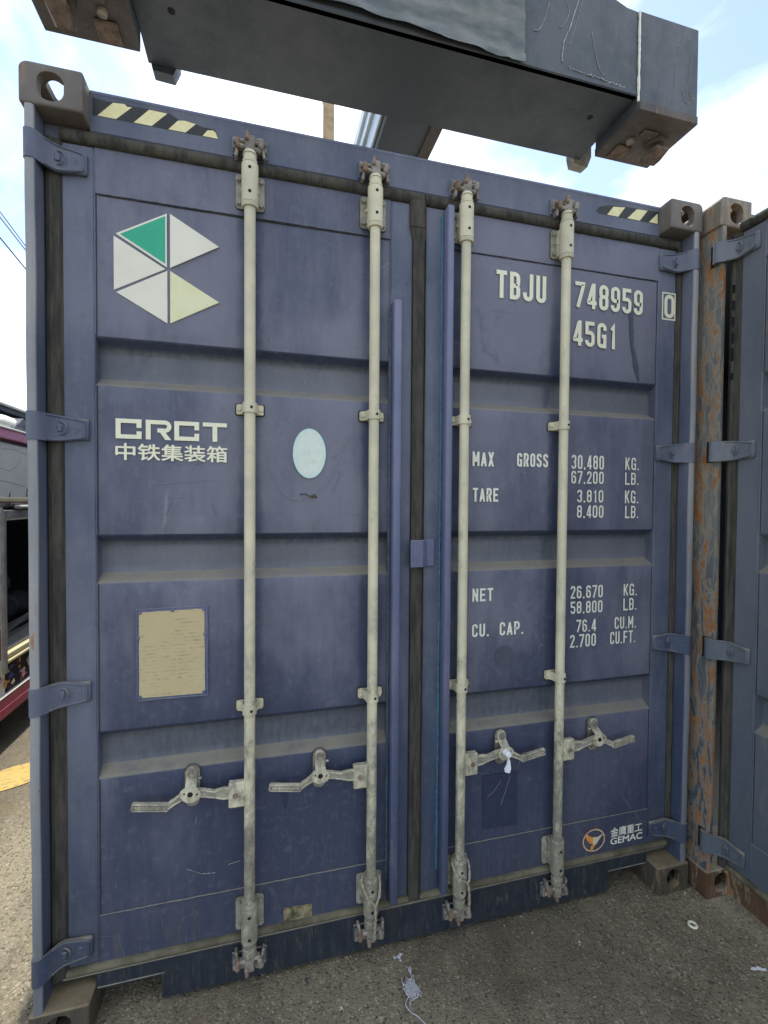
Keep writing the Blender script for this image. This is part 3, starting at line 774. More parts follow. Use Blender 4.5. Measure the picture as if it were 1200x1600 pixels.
    mb.build('guard_rail', door, sharp=60)
    mb = MB()
    if side == 'L':
        bead(mb, [(-.106, DY-.001, .26), (-.106, DY-.001, 2.345)], .0050, M_WELD2)
    else:
        bead(mb, [(.091, DY-.001, .26), (.091, DY-.001, 2.70)], .0060, M_WELD)
    mb.build('weld_bead', door)
    if side == 'R':
        mb = MB()      # centre gasket and anti-opening plate
        gp = [(-.023, .062), (-.014, .056), (-.004, .060), (.006, .055), (.016, .058), (.023, .066), (.023, .10), (-.023, .10)]
        mb.prism(gp, .17, 2.640, M_GASK, 'Z'); mb.box(-.036, .023, .0555, .10, 2.640, 2.768, M_GASK, .006)
        mb.hull([(-.023, .062, 2.600), (.023, .062, 2.600), (-.036, .0585, 2.65), (.023, .0585, 2.65), (-.023, .1, 2.60), (.023, .1, 2.6), (-.036, .1, 2.65), (.023, .1, 2.65)], M_GASK)
        mb.box(.0235, .0265, .060, .10, .17, 2.72, M_GASKD)
        mb.build('centre_gasket', door)
        mb = MB(); z0, z1 = 1.414, 1.514
        pl = [(.069, .068), (.036, .066), (.012, .040), (-.034, .036), (-.034, .030), (.015, .033), (.038, .058), (.069, .060)]
        V = [(x, y, z0) for x, y in pl]+[(x, y, z1) for x, y in pl]; n_ = len(pl)
        mb.prism(pl, z0, z1, rail, 'Z')
        o = mb.build('lock_plate', door, sharp=30)
        bv = o.modifiers.new('bv', 'BEVEL'); bv.width = .0035; bv.segments = 2; bv.limit_method = 'ANGLE'
    return door

def make_container(P, pal, length=12.192):
    # castings at eight corners
    for ix, sx in ((-1.219, 1), (1.219, -1)):
        for iy, sy in ((0, 1), (length, -1)):
            cp(pal['casting'], P, (ix, iy, 2.778), (sx, sy, 1))
            cp(pal['casting_low'], P, (ix, iy, .118), (sx, sy, -1))
    pm = post_mesh(pal['post'], M_NAVY2 if pal['name'] == 'navy' else M_POST).build('corner_post', P)
    cp(pm, P, (0, 0, 0), (-1, 1, 1))
    # header
    fr = pal['frame']
    mb = MB()
    y0 = .060
    mb.prism([(y0+.004, 2.769), (y0, 2.773), (y0, 2.878), (y0-.003, 2.884), (y0-.001, 2.892), (y0+.006, 2.896), (y0+.10, 2.896), (y0+.10, 2.769)], -1.057, 1.057, fr, 'X')
    mb.box(-1.181, -1.0575, y0+.012, y0+.10, 2.735, 2.777, fr); mb.box(1.0575, 1.181, y0+.012, y0+.10, 2.735, 2.777, fr)
    mb.build('door_header', P)
    # sill with fork cut-outs at both ends
    mb = MB()
    sp = [(-1.056, .108), (-.872, .108), (-.862, .102), (-.858, .022), (.858, .018), (.862, .098), (.872, .104), (1.056, .104), (1.056, .148), (-1.056, .150)]
    mb.prism(sp, .060, .072, pal['sill'], 'Y')
    mb.box(-1.15, 1.15, .058, .20, .1505, .156, pal['sill'], .002)
    mb.box(-1.056, -.866, .058, .085, .100, .108, pal['sill'], .002); mb.box(.866, 1.056, .058, .085, .096, .104, pal['sill'], .002)
    mb.box(-.866, -.858, .058, .085, .022, .108, pal['sill'], .002); mb.box(.858, .866, .058, .085, .020, .104, pal['sill'], .002)
    mb.build('door_sill', P)
    # side walls, roof, floor, rear wall
    mb = MB(); m = pal['body']
    for s in (-1, 1):
        pr = []; y = .178; per = .278
        while y < length-.35:
            pr += [(y, 1.205), (y+.072, 1.205), (y+.139, 1.169), (y+.210, 1.169)]; y += per
        pr += [(length-.178, 1.205)]
        V = [(s*x, yy, .16) for yy, x in pr]+[(s*x, yy, 2.83) for yy, x in pr]; n_ = len(pr)
        mb.add(V, [(i, i+1, n_+i+1, n_+i) for i in range(n_-1)], m)
    mb.build('side_walls', P, sharp=20)
    mb = MB()
    for s in (-1, 1):
        a, b = sorted((s*1.215, s*1.155))
        mb.box(a, b, .178, length-.178, .03, .17, m, .004); mb.box(a, b, .178, length-.178, 2.83, 2.892, m, .004)
    mb.build('side_rails', P)
    mb = MB(); mb.box(-1.155, 1.155, .17, length-.1, 2.872, 2.878, m); mb.build('roof', P)
    mb = MB(); mb.box(-1.155, 1.155, .17, length-.1, .155, .165, m)
    y = .4
    while y < length-.4: mb.box(-1.15, 1.15, y, y+.05, .04, .154, m); y += .32
    mb.build('floor', P)
    mb = MB(); mb.box(-1.15, 1.15, length-.06, length-.03, .03, 2.88, m); mb.build('rear_wall', P)

# ------------------------------------------------------------------ prototypes (first copies are moved off by linking only copies)
PROTO = {}
def proto(k, mb, name, sharp=35): 
    o = mb.build(name, sharp=sharp); COL.objects.unlink(o); PROTO[k] = o
proto('rod', rod_mesh(), 'lock_rod'); proto('cam_top', cam_mesh(1), 'rod_cam'); proto('cam_bot', cam_mesh(-1), 'rod_cam')
proto('bear_top', bearing_mesh(True), 'rod_bearing'); proto('bear_bot', bearing_mesh(True), 'rod_bearing')
proto('clamp', clamp_mesh(), 'rod_clamp', 30); proto('hub', hub_mesh(), 'handle_hub'); proto('handle', handle_mesh(), 'handle'); proto('catch', catch_mesh(), 'handle_catch')
def offlist(o): COL.objects.unlink(o); return o
HINGE = {'navy': offlist(hinge_mesh(M_NAVY2, M_HOLE).build('hinge', sharp=40)), 'grey': offlist(hinge_mesh(M_GREY2, M_HOLE).build('hinge', sharp=40))}
c_top = offlist(make_casting(M_CAST)); 
def recast(o, mat):
    c = o.copy(); c.data = o.data.copy(); c.data.materials.clear(); c.data.materials.append(mat); return c
c_low = recast(c_top, M_CASTLOW); c_r = offlist(make_casting(M_CASTR, side=False))
NAVY = dict(name='navy', door=M_NAVY, stile=M_STILE, sill=M_SILL, rail=M_RAIL, frame=M_NAVY2, post=M_POST1, body=M_NAVY2, casting=c_top, casting_low=c_low)
GREY = dict(name='grey', door=M_GREY2, stile=M_GREY2, sill=M_POST, rail=M_GREY2, frame=M_GREY2, post=M_POST, body=M_GREY2, casting=c_r, casting_low=recast(c_r, M_CASTRL))

# ------------------------------------------------------------------ ground and road marking
mb = MB()
mb.add([(-900, -900, 0), (900, -900, 0), (900, 900, 0), (-900, 900, 0)], [(0, 1, 2, 3)], M_GROUND)
g = mb.build('ground', kind='structure')
mb = MB()
d = Vector((.108, .056, 0)).normalized(); nrm = Vector((-d.y, d.x, 0)); c0 = Vector((-2.02, 1.60, .004))
top, bot = [], []
for k in range(25):
    u = -.5+1.35*k/24
    w = .115+.02*noise.noise(Vector((u*7, 1, 0))); w *= min(1, (u+.52)/.22) if u < -.3 else 1
    top.append(c0+d*u+nrm*(w+.015*random.random())); bot.append(c0+d*u-nrm*(w+.015*random.random()))
mb.add(top+bot, [(i, i+1, 25+i+1, 25+i) for i in range(24)], M_YEL)
mb.build('road_marking', kind='structure')
# loose grit lying on the yard
mb = MB(); rg = random.Random(5)
M_GRIT = solid('grit', (.17, .155, .12), (.42, .40, .33), 60, .85)
for k in range(2600):
    x = rg.uniform(-2.4, 1.3); y = rg.uniform(-.75, .25) if x > -1.25 else rg.uniform(-.6, 2.2)
    r_ = rg.choice((.0012, .0016, .002, .0028, .004)) * rg.uniform(.7, 1.2)
    q = [Vector((rg.uniform(.6, 1)*r_*math.cos(a), rg.uniform(.6, 1)*r_*math.sin(a), 0)) for a in (0, 1.6, 3.1, 4.7)]
    base = [Vector((x, y, .0005))+v for v in q]; tp = [Vector((x, y, r_*rg.uniform(.7, 1.1)))+v*.5 for v in q]
    mb.add(base+tp, [(4, 5, 6, 7), (0, 1, 5, 4), (1, 2, 6, 5), (2, 3, 7, 6), (3, 0, 4, 7)], M_GRIT)
mb.build('grit', kind='stuff', sharp=0)

# ------------------------------------------------------------------ the navy container in front
C1 = empty('shipping_container'); tag(C1, 'navy blue shipping container with closed doors, cream lock rods and a triangle logo', 'shipping container')
make_container(C1, NAVY)
DL = make_door('L', C1, NAVY); DR = make_door('R', C1, NAVY)
for dz, s_, zz in ((DL, 1, 2.812), (DL, -1, .092)):
    pass
for x in (-.590, -.173, .169, .590):
    for s_, zz in ((1, 2.806), (-1, .094)):
        k_ = keeper_mesh(s_).build('cam_keeper', C1, (x, .060, zz))

# hazard tape on the header, torn along its upper edge
def tape(under, stripes):
    mb = MB(); y = .0592
    flat(mb, under, M_HAZK, y)
    for q in stripes: flat(mb, q, M_HAZY, y-.0004)
    return mb.build('hazard_tape', C1, sharp=0)
tape([(-1.050, 2.874), (-1.012, 2.868), (-.977, 2.873), (-.941, 2.869), (-.885, 2.871), (-.831, 2.869), (-.805, 2.855), (-.770, 2.857), (-.737, 2.848), (-.700, 2.848), (-.690, 2.820), (-1.050, 2.820)],
     [[(-.994, 2.868), (-.962, 2.871), (-.955, 2.864), (-.941, 2.866), (-.986, 2.8205), (-1.037, 2.8205)], [(-.893, 2.869), (-.841, 2.868), (-.886, 2.8205), (-.937, 2.8205)], [(-.810, 2.853), (-.790, 2.857), (-.757, 2.853), (-.788, 2.8205), (-.838, 2.8205)], [(-.722, 2.841), (-.705, 2.844), (-.697, 2.838), (-.6905, 2.8205), (-.737, 2.8205)]])
tape([(.745, 2.826), (.757, 2.842), (.775, 2.850), (.815, 2.860), (.90, 2.866), (1.052, 2.871), (1.052, 2.820), (.760, 2.818)],
     [[(.827, 2.856), (.884, 2.862), (.851, 2.8195), (.797, 2.8195)], [(.942, 2.865), (.995, 2.867), (.957, 2.8205), (.895, 2.8205)], [(1.046, 2.864), (1.048, 2.8215), (1.002, 2.8215)]])

# the triangle logo
def tri(q, m, y=.0695): 
    mb = MB(); mb.prism(q, DY+.0028, DY-.0004, m, 'Y'); return mb
PY = DY+.0022   # flats of the corrugated panel sit 3 mm behind the stiles; the prints lie on them
def on_panel(mbx, name, parent, kind=None):
    o = mbx.build(name, parent, sharp=0); return o
logo = [([(-.992, 2.479), (-.8455, 2.563), (-.8455, 2.394)], M_GREYW), ([(-.9975, 2.471), (-.9975, 2.305), (-.850, 2.388)], M_GREYW), ([(-.991, 2.299), (-.8445, 2.383), (-.8445, 2.217)], M_GREYW),
        ([(-.836, 2.564), (-.688, 2.481), (-.836, 2.394)], M_GREYW), ([(-.836, 2.384), (-.688, 2.301), (-.836, 2.218)], M_CREAMY)]
LY = DY-.0012
for i, (q, m) in enumerate(logo):
    mb = MB(); mb.prism(q, LY+.0035, LY, m, 'Y')
    cx = sum(a for a, b in q)/3; cz = sum(b for a, b in q)/3
    o = mb.build('logo_triangle', DL, sharp=0)
    if i == 0:
        flat_q = [(-.980, 2.479), (-.850, 2.5545), (-.850, 2.4045)]
        m2 = MB(); flat(m2, flat_q, M_GREEN, LY-.0004); f = m2.build('green_triangle', DL, sharp=0); f['label'] = 'green inner triangle with a white border'
# CRCT word mark
def slab(mb, x0, x1, z0, z1, m, y=LY): mb.add([(x0, y, z0), (x1, y, z0), (x1, y, z1), (x0, y, z1)], [(0, 1, 2, 3)], m)
mb = MB(); m = M_CREAMD
def big_c(x0, x1):
    z0, z1 = 1.845, 1.907; hb, vb = .013, .0145
    slab(mb, x0, x0+vb, z0, z1, m); slab(mb, x0+vb, x1, z1-hb, z1, m); slab(mb, x0+vb, x1, z0, z0+hb, m)
    slab(mb, x1-vb, x1, z1-.027, z1-hb, m); slab(mb, x1-vb, x1, z0+hb, z0+.024, m)
big_c(-.995, -.921); big_c(-.825, -.750)
slab(mb, -.739, -.664, 1.894, 1.907, m); slab(mb, -.709, -.694, 1.845, 1.894, m)
slab(mb, -.909, -.8945, 1.845, 1.907, m)
outer = [(-.8945, 1.907)]+[(-.853+.020*math.cos(R(a)), 1.8875+.0195*math.sin(R(a))) for a in range(90, -91, -15)]+[(-.8735, 1.868)]
inner = [(-.8735, 1.880)]+[(-.853+.008*math.cos(R(a)), 1.887+.007*math.sin(R(a))) for a in range(-90, 91, 15)]+[(-.8945, 1.894)]
po = [(-.8945, 1.907), (-.853, 1.907)]+[(-.853+.0195*math.cos(R(a)), 1.8875+.0195*math.sin(R(a))) for a in range(75, -91, -15)]
pi = [(-.8945, 1.894), (-.853, 1.894)]+[(-.853+.0065*math.cos(R(a)), 1.8875+.0065*math.sin(R(a))) for a in range(75, -91, -15)]
n_ = len(po); mb.add([(a, LY, b) for a, b in po+pi], [(i, i+1, n_+i+1, n_+i) for i in range(n_-1)], m)
slab(mb, -.875, -.853, 1.868, 1.881, m, LY-.0001)
mb.add([(-.871, LY-.0002, 1.874), (-.853, LY-.0002, 1.871), (-.8335, LY-.0002, 1.845), (-.852, LY-.0002, 1.845)], [(0, 1, 2, 3)], m)
mb.build('lettering', DL, sharp=0)
font_text('\u4e2d\u94c1\u96c6\u88c5\u7bb1', -.995, -.664, 1.778, 1.830, M_CREAMD, DL, LY, 0, thick=.0013)
font_text('\u91d1\u9e70\u91cd\u5de5', .878, 1.038, .238, .276, M_WHITE, DR, LY, 0, thick=.0007)
font_text('GEMAC', .878, 1.039, .205, .233, M_WHITE, DR, LY, 0, thick=.0010)
# round orange emblem with a soaring bird
mb = MB()
cx, cz = .7945, .240
def ring(mb, cx, cz, rx, rz, w, m, y, n_=40, a0=0, a1=360):
    V = []
    for k in range(n_+1):
        a = R(a0+(a1-a0)*k/n_); V += [(cx+rx*math.cos(a), y, cz+rz*math.sin(a)), (cx+(rx-w)*math.cos(a), y, cz+(rz-w)*math.sin(a))]
    mb.add(V, [(2*k, 2*k+1, 2*k+3, 2*k+2) for k in range(n_)], m)
ring(mb, cx, cz, .056, .049, .0035, M_REDP, LY); ring(mb, cx, cz, .0525, .0455, .003, M_ORGL, LY-.0001)
flat(mb, [(.753, .263), (.761, .271), (.775, .259), (.792, .254), (.811, .251), (.802, .236), (.792, .222), (.775, .229), (.761, .245)], M_ORG, LY-.0002)
flat(mb, [(.792, .254), (.811, .251), (.840, .262), (.818, .236), (.800, .216), (.790, .222)], M_ORGL, LY-.0003)
flat(mb, [(.792, .228), (.800, .218), (.786, .197), (.777, .205), (.778, .217), (.784, .219)], M_ORG, LY-.0004)
mb.build('eagle_emblem', DR, sharp=0)

# container number, type and weights
def line(s, x0, x1, z0, z1, m=M_WHITE, t=.20, w=.44, y=LY, **k):
    mb = MB(); text_line(mb, s, x0, x1, z0, z1, m, y, t, w, **k); return mb.build('lettering', DR, sharp=0)
line('TBJU', .313, .529, 2.436, 2.541, M_CREAMD, .155); line('748959', .661, .989, 2.439, 2.541, M_CREAMD, .15, .44, gap=.12)
line('45G1', .655, .861, 2.286, 2.387, M_CREAMD, .15, .44, gap=.12)
line('0', 1.100, 1.152, 2.443, 2.541, M_CREAMD, .16, .5, y=DY-.0012)
mb = MB(); x0, x1, z0, z1, w = 1.088, 1.1475+.017, 2.434, 2.550, .006; yy = DY-.0012
x1 = 1.1585
for a in ((x0, x1, z0, z0+w), (x0, x1, z1-w, z1), (x0, x0+w, z0+w, z1-w), (x1-w, x1, z0+w, z1-w)): slab(mb, *a, M_CREAMD, yy)
mb.build('digit_frame', DR, sharp=0)
W_ = [('MAX', .222, .311, 1.790, 1.845, .21), ('GROSS', .411, .549, 1.793, 1.846, .21), ('30,480', .657, .811, 1.790, 1.847, .15), ('67,200', .657, .811, 1.731, 1.782, .15),
      ('KG.', .917, .986, 1.792, 1.844, .14), ('LB.', .917, .986, 1.730, 1.781, .14), ('TARE', .225, .332, 1.655, 1.707, .21), ('3,810', .686, .811, 1.655, 1.706, .15),
      ('8,400', .686, .813, 1.592, 1.643, .15), ('KG.', .918, .986, 1.653, 1.706, .14), ('LB.', .920, .987, 1.590, 1.642, .14),
      ('NET', .228, .315, 1.271, 1.321, .21), ('26,670', .662, .817, 1.262, 1.314, .15), ('58,800', .664, .816, 1.200, 1.250, .15), ('KG.', .920, .988, 1.263, 1.313, .14),
      ('LB.', .920, .987, 1.201, 1.252, .14), ('CU.', .228, .299, 1.134, 1.184, .21), ('CAP.', .345, .449, 1.133, 1.185, .21), ('76.4', .692, .787, 1.123, 1.174, .15),
      ('CU.M.', .878, .986, 1.125, 1.175, .14), ('2.700', .663, .787, 1.061, 1.114, .15), ('CU.FT.', .857, .984, 1.062, 1.114, .14)]
for s, a, b, c, d, t in W_: line(s, a, b, c, d, M_WHITE, min(t, .175)*.88, .42)

# prints, plates and marks on the left door
mb = MB(); cx, cz = -.3925, 1.817
def disc(mb, cx, cz, rx, rz, m, y, n_=48): flat(mb, [(cx+rx*math.cos(2*math.pi*k/n_), cz+rz*math.sin(2*math.pi*k/n_)) for k in range(n_)], m, y)
disc(mb, cx, cz, .057, .086, M_OVALR, LY); disc(mb, cx, cz, .0535, .0815, M_OVAL, LY-.0003)
ring(mb, cx, cz, .045, .070, .0012, M_OVALF, LY-.0005)
for k in range(44):
    a = 2*math.pi*k/44
    disc(mb, cx+.0495*math.cos(a), cz+.0755*math.sin(a), .0016, .0022, M_OVALR if k % 3 else M_OVALF, LY-.0006, 6)
slab(mb, cx-.0012, cx+.0012, cz-.030, cz+.018, M_OVALF, LY-.0007)
slab(mb, cx-.012, cx+.012, cz+.006, cz+.0085, M_OVALF, LY-.0008)
ring(mb, cx, cz-.012, .024, .022, .002, M_OVALF, LY-.0009, 16, 200, 340)
mb.build('oval_sticker', DL, sharp=0)['label'] = 'pale mint oval sticker'
mb = MB()
mb.prism([(-.938, 1.300), (-.726, 1.302), (-.725, 1.006), (-.938, 1.008)], DY+.003, DY-.0005, M_RAIL, 'Y')
edge = []
for k in range(60):
    u = k/60
    L_ = [(-.931, 1.292), (-.735, 1.295), (-.733, 1.014), (-.931, 1.016)]
    a = L_[int(u*4) % 4]; b = L_[(int(u*4)+1) % 4]; f_ = u*4-int(u*4)
    edge.append((a[0]+(b[0]-a[0])*f_+random.uniform(-.0006, .0006), a[1]+(b[1]-a[1])*f_+random.uniform(-.0006, .0006)))
mb.prism(edge, DY, DY-.0025, M_PLATE, 'Y')
for x, z in ((-.929, 1.291), (-.737, 1.293), (-.736, 1.018), (-.929, 1.019), (-.832, 1.294), (-.934, 1.21), (-.733, 1.21)):
    mb.cyl((x, DY-.001, z), (x, DY-.0055, z), .0068, .0050, M_RAIL, 10)
for a, b in (((-.937, 1.301), (-.727, 1.303)), ((-.937, 1.301), (-.937, 1.007)), ((-.726, 1.303), (-.725, 1.006)), ((-.937, 1.007), (-.725, 1.006))):
    bead(mb, [(a[0], DY-.0005, a[1]), (b[0], DY-.0005, b[1])], .0028, M_RAIL)
mb.build('data_plate', DL, sharp=40)['label'] = 'yellowed data plate with faded print'
mb = MB()
pz = [(-.478, .228), (-.430, .226), (-.377, .223), (-.378, .187), (-.378, .152), (-.420, .150), (-.474, .153), (-.476, .19)]
mb.prism(pz, DY+.003, DY-.0012, M_BADGE, 'Y'); mb.build('peeling_label', DL, sharp=0)
# marks: unfaded patches where stickers were, smears and scratches
def mark(parent, name, polys, m, y=None):
    mb = MB()
    for i, q in enumerate(polys): flat(mb, q, m, (LY+.0003 if y is None else y)-.00005*i)
    return mb.build(name, parent, sharp=0)
mark(DR, 'sticker_ghost', [[(.283, .586), (.431, .584), (.431, .371), (.283, .374)]], M_PATCH)['label'] = 'dark unfaded rectangle left by a sticker'
mb = MB(); disc(mb, .367, 1.052, .040, .040, M_SMEAR, LY+.0002, 28); mb.build('sticker_ghost', DR, sharp=0)
def smear(cx, cz, w, h, lean, n_=12, seed=1):
    rs = random.Random(seed); Lp, Rp = [], []
    for k in range(n_+1):
        u = k/n_; ww = w*(.35+.65*math.sin(math.pi*min(1, .12+u*.88)))*rs.uniform(.75, 1.15)
        x = cx+lean*u; z = cz+h/2-h*u; Lp.append((x-ww/2, z)); Rp.append((x+ww/2, z))
    return Lp+list(reversed(Rp))
mark(DL, 'paint_smear', [smear(-.478, .630, .017, .095, .006, seed=2)], M_PATCH)
mark(DR, 'paint_smear', [smear(.93, 2.385, .022, .19, .012, seed=3), smear(.945, 2.235, .024, .14, .032, seed=4)], M_SMEAR)
def scratch(parent, pts, r=.0007, m=M_SCR, y=LY, name='scratch'):
    P_ = []
    for a, b in zip(pts[:-1], pts[1:]):
        for k in range(6): P_.append((a[0]+(b[0]-a[0])*k/6+random.uniform(-.0008, .0008), y, a[1]+(b[1]-a[1])*k/6+random.uniform(-.0008, .0008)))
    P_.append((pts[-1][0], y, pts[-1][1])); mb = MB(); mb.tube(P_, r, m, 4, .9); return mb.build(name, parent, sharp=0)
scratch(DL, [(-.235, 1.892), (-.262, 1.872), (-.292, 1.805), (-.318, 1.745), (-.345, 1.700), (-.380, 1.675), (-.430, 1.655), (-.470, 1.665), (-.500, 1.700), (-.535, 1.790)], .0008)
for pts in ([(-.85, 1.675), (-.885, 1.655), (-.875, 1.615), (-.85, 1.607), (-.84, 1.64), (-.85, 1.675)], [(-.83, 1.66), (-.80, 1.665), (-.785, 1.645), (-.815, 1.61), (-.78, 1.608)],
            [(-.765, 1.655), (-.775, 1.62), (-.750, 1.607), (-.740, 1.645), (-.765, 1.655)], [(-.715, 1.67), (-.705, 1.60)], [(-.90, 1.70), (-.86, 1.705), (-.78, 1.715), (-.70, 1.722)]): scratch(DL, pts, .0005)
for pts in ([(-.73, 1.47), (-.735, 1.435)], [(-.745, 1.468), (-.715, 1.472)], [(-.70, 1.47), (-.712, 1.44), (-.69, 1.43)], [(-.485, 1.49), (-.50, 1.42)], [(-.45, 1.49), (-.462, 1.425)], [(-.43, 1.485), (-.435, 1.43)], [(-.37, 1.46), (-.31, 1.478), (-.275, 1.485)]): scratch(DL, pts, .0005, M_SCR, DY+.0405)
for pts in ([(-.79, .43), (-.745, .405), (-.70, .40)], [(-.66, .42), (-.62, .427)], [(-.76, .60), (-.763, .575)]): scratch(DL, pts, .0007, M_SCRW)
for pts in ([(.36, .56), (.33, .52), (.30, .50)], [(.40, .57), (.375, .50), (.36, .46)], [(.46, .66), (.43, .60)]): scratch(DR, pts, .0006, M_SCR)
mb = MB()
mb.tube([(-.425, LY, 1.675), (-.405, LY, 1.678), (-.395, LY, 1.670), (-.372, LY, 1.674), (-.368, LY, 1.662)], .0016, M_GASKD, 5)
mb.tube([(-.393, LY-.001, 1.672), (-.385, LY-.001, 1.668), (-.372, LY-.001, 1.669)], .004, M_BADGE, 6); mb.build('label_remnant', DL, sharp=0)

# ------------------------------------------------------------------ things hanging on the front container
def rope_pts(P, n_=6):
    out = []
    for k in range(len(P)-1):
        p0 = Vector(P[max(k-1, 0)]); p1 = Vector(P[k]); p2 = Vector(P[k+1]); p3 = Vector(P[min(k+2, len(P)-1)])
        for j in range(n_):
            t = j/n_; out.append(.5*((2*p1)+(-p0+p2)*t+(2*p0-5*p1+4*p2-p3)*t*t+(-p0+3*p1-3*p2+p3)*t**3))
    out.append(Vector(P[-1])); return out
def rope(P, label, loc):
    T0 = Vector(loc); mb = MB()
    for path in P:
        c = rope_pts([Vector(q)-T0 for q in path], 8)
        # two twisted strands with knots
        for ph in (0, math.pi):
            q = []
            for i, p in enumerate(c): q.append(p+Vector((math.cos(i*1.1+ph), math.sin(i*1.1+ph)*.6, 0))*.0022)
            mb.tube(q, .0026, M_ROPE, 5, .35)
        for f_ in (.35, .6, .8):
            p = c[int(len(c)*f_)]; mb.hull([p+Vector(v)*.0062 for v in ((1, 0, 0), (-1, 0, 0), (0, 1, 0), (0, -1, 0), (0, 0, 1.3), (0, 0, -1.3), (.7, .7, .5), (-.7, -.7, -.5))], M_ROPE)
    o = mb.build('rope', loc=T0); return tag(o, label, 'rope')
xr = -.173
rope([[(xr-.004, .0585, .318), (xr-.034, .030, .306), (xr-.022, .000, .270), (xr+.006, -.004, .232), (xr+.010, -.004, .190), (xr+.008, -.002, .150), (xr+.008, .000, .108)],
      [(xr+.004, .0585, .318), (xr+.030, .030, .306), (xr+.024, .000, .262), (xr+.006, -.006, .228)]], 'frayed tan rope looped round the foot of the lock rod left of the gap', (xr, .03, .3))
xr = .169
rope([[(xr-.004, .0585, .318), (xr-.030, .030, .300), (xr-.014, -.001, .262), (xr+.018, -.002, .240), (xr+.028, .002, .200), (xr+.030, .004, .150), (xr+.030, .006, .118)],
      [(xr+.004, .0585, .318), (xr+.032, .028, .300), (xr+.030, .004, .260), (xr+.022, .000, .236)]], 'frayed tan rope hung on the foot of the lock rod right of the gap', (xr, .03, .3))
# bolt seal through the first handle catch of the right door
S = empty('container_seal', (.353, .012, .694)); tag(S, 'white plastic seal fitted through the handle catch right of the centre gap', 'seal')
mb = MB(); mb.cyl((-.002, .012, .004), (-.002, -.014, .006), .014, .012, M_SEAL, 16); mb.cyl((-.002, -.014, .006), (-.002, -.020, .006), .011, .008, M_SEAL, 16); mb.build('seal_cap', S)
mb = MB(); mb.prism([(-.004, -.018), (.006, -.018), (.008, -.034), (.010, -.052), (.005, -.068), (-.014, -.062), (-.016, -.050), (-.006, -.034)], -.006, -.011, M_SEAL, 'Y')
mb.tube([(-.002, -.010, .0), (0, -.010, -.010), (.001, -.009, -.020)], .003, M_SEAL, 6); mb.build('seal_tag', S)

# ------------------------------------------------------------------ the grey-blue container beside it, left door swung open
C2 = empty('shipping_container', (2.456, -.064, 0)); tag(C2, 'grey blue shipping container with a rusty corner post and door swung open', 'shipping container')
make_container(C2, GREY)
d2l = make_door('L', C2, GREY); d2r = make_door('R', C2, GREY)
hx, hy = -1.195, .012
Mrot = Matrix.Translation((hx-.024, hy, 0)) @ Matrix.Rotation(R(-90), 4, 'Z') @ Matrix.Translation((-hx, -hy, 0))
d2l.matrix_local = Mrot; d2l['label'] = 'door swung open towards the viewer'
mb = MB(); mb.prism([(-1.139, .060), (-.05, .060), (-.05, .150), (-1.139, .150)], .069, .075, paint('rust_rail', (.10, .055, .03), (.17, .10, .06), rust=.9, low=.3), 'Y'); mb.build('rusty_bottom_rail', d2l)
mb = MB(); mb.box(-1.2128, -1.2095, .016, .046, -.043, .043, M_HOLE); hs = mb.build('hinge_slot', C2, (0, 0, HZ[0]))
for z in HZ[1:]: cp(hs, C2, (0, 0, z))
mb = MB()
for z, h_ in ((2.52, .035), (2.455, .04), (2.39, .042), (2.325, .045), (2.26, .06), (2.17, .03)): mb.box(-1.1675, -1.1585, .0566, .062, z-h_*.5, z+h_*.38, M_HOLE)
mb.build('gasket_dark_squares', d2l)  # small dark rectangles laid on the gasket

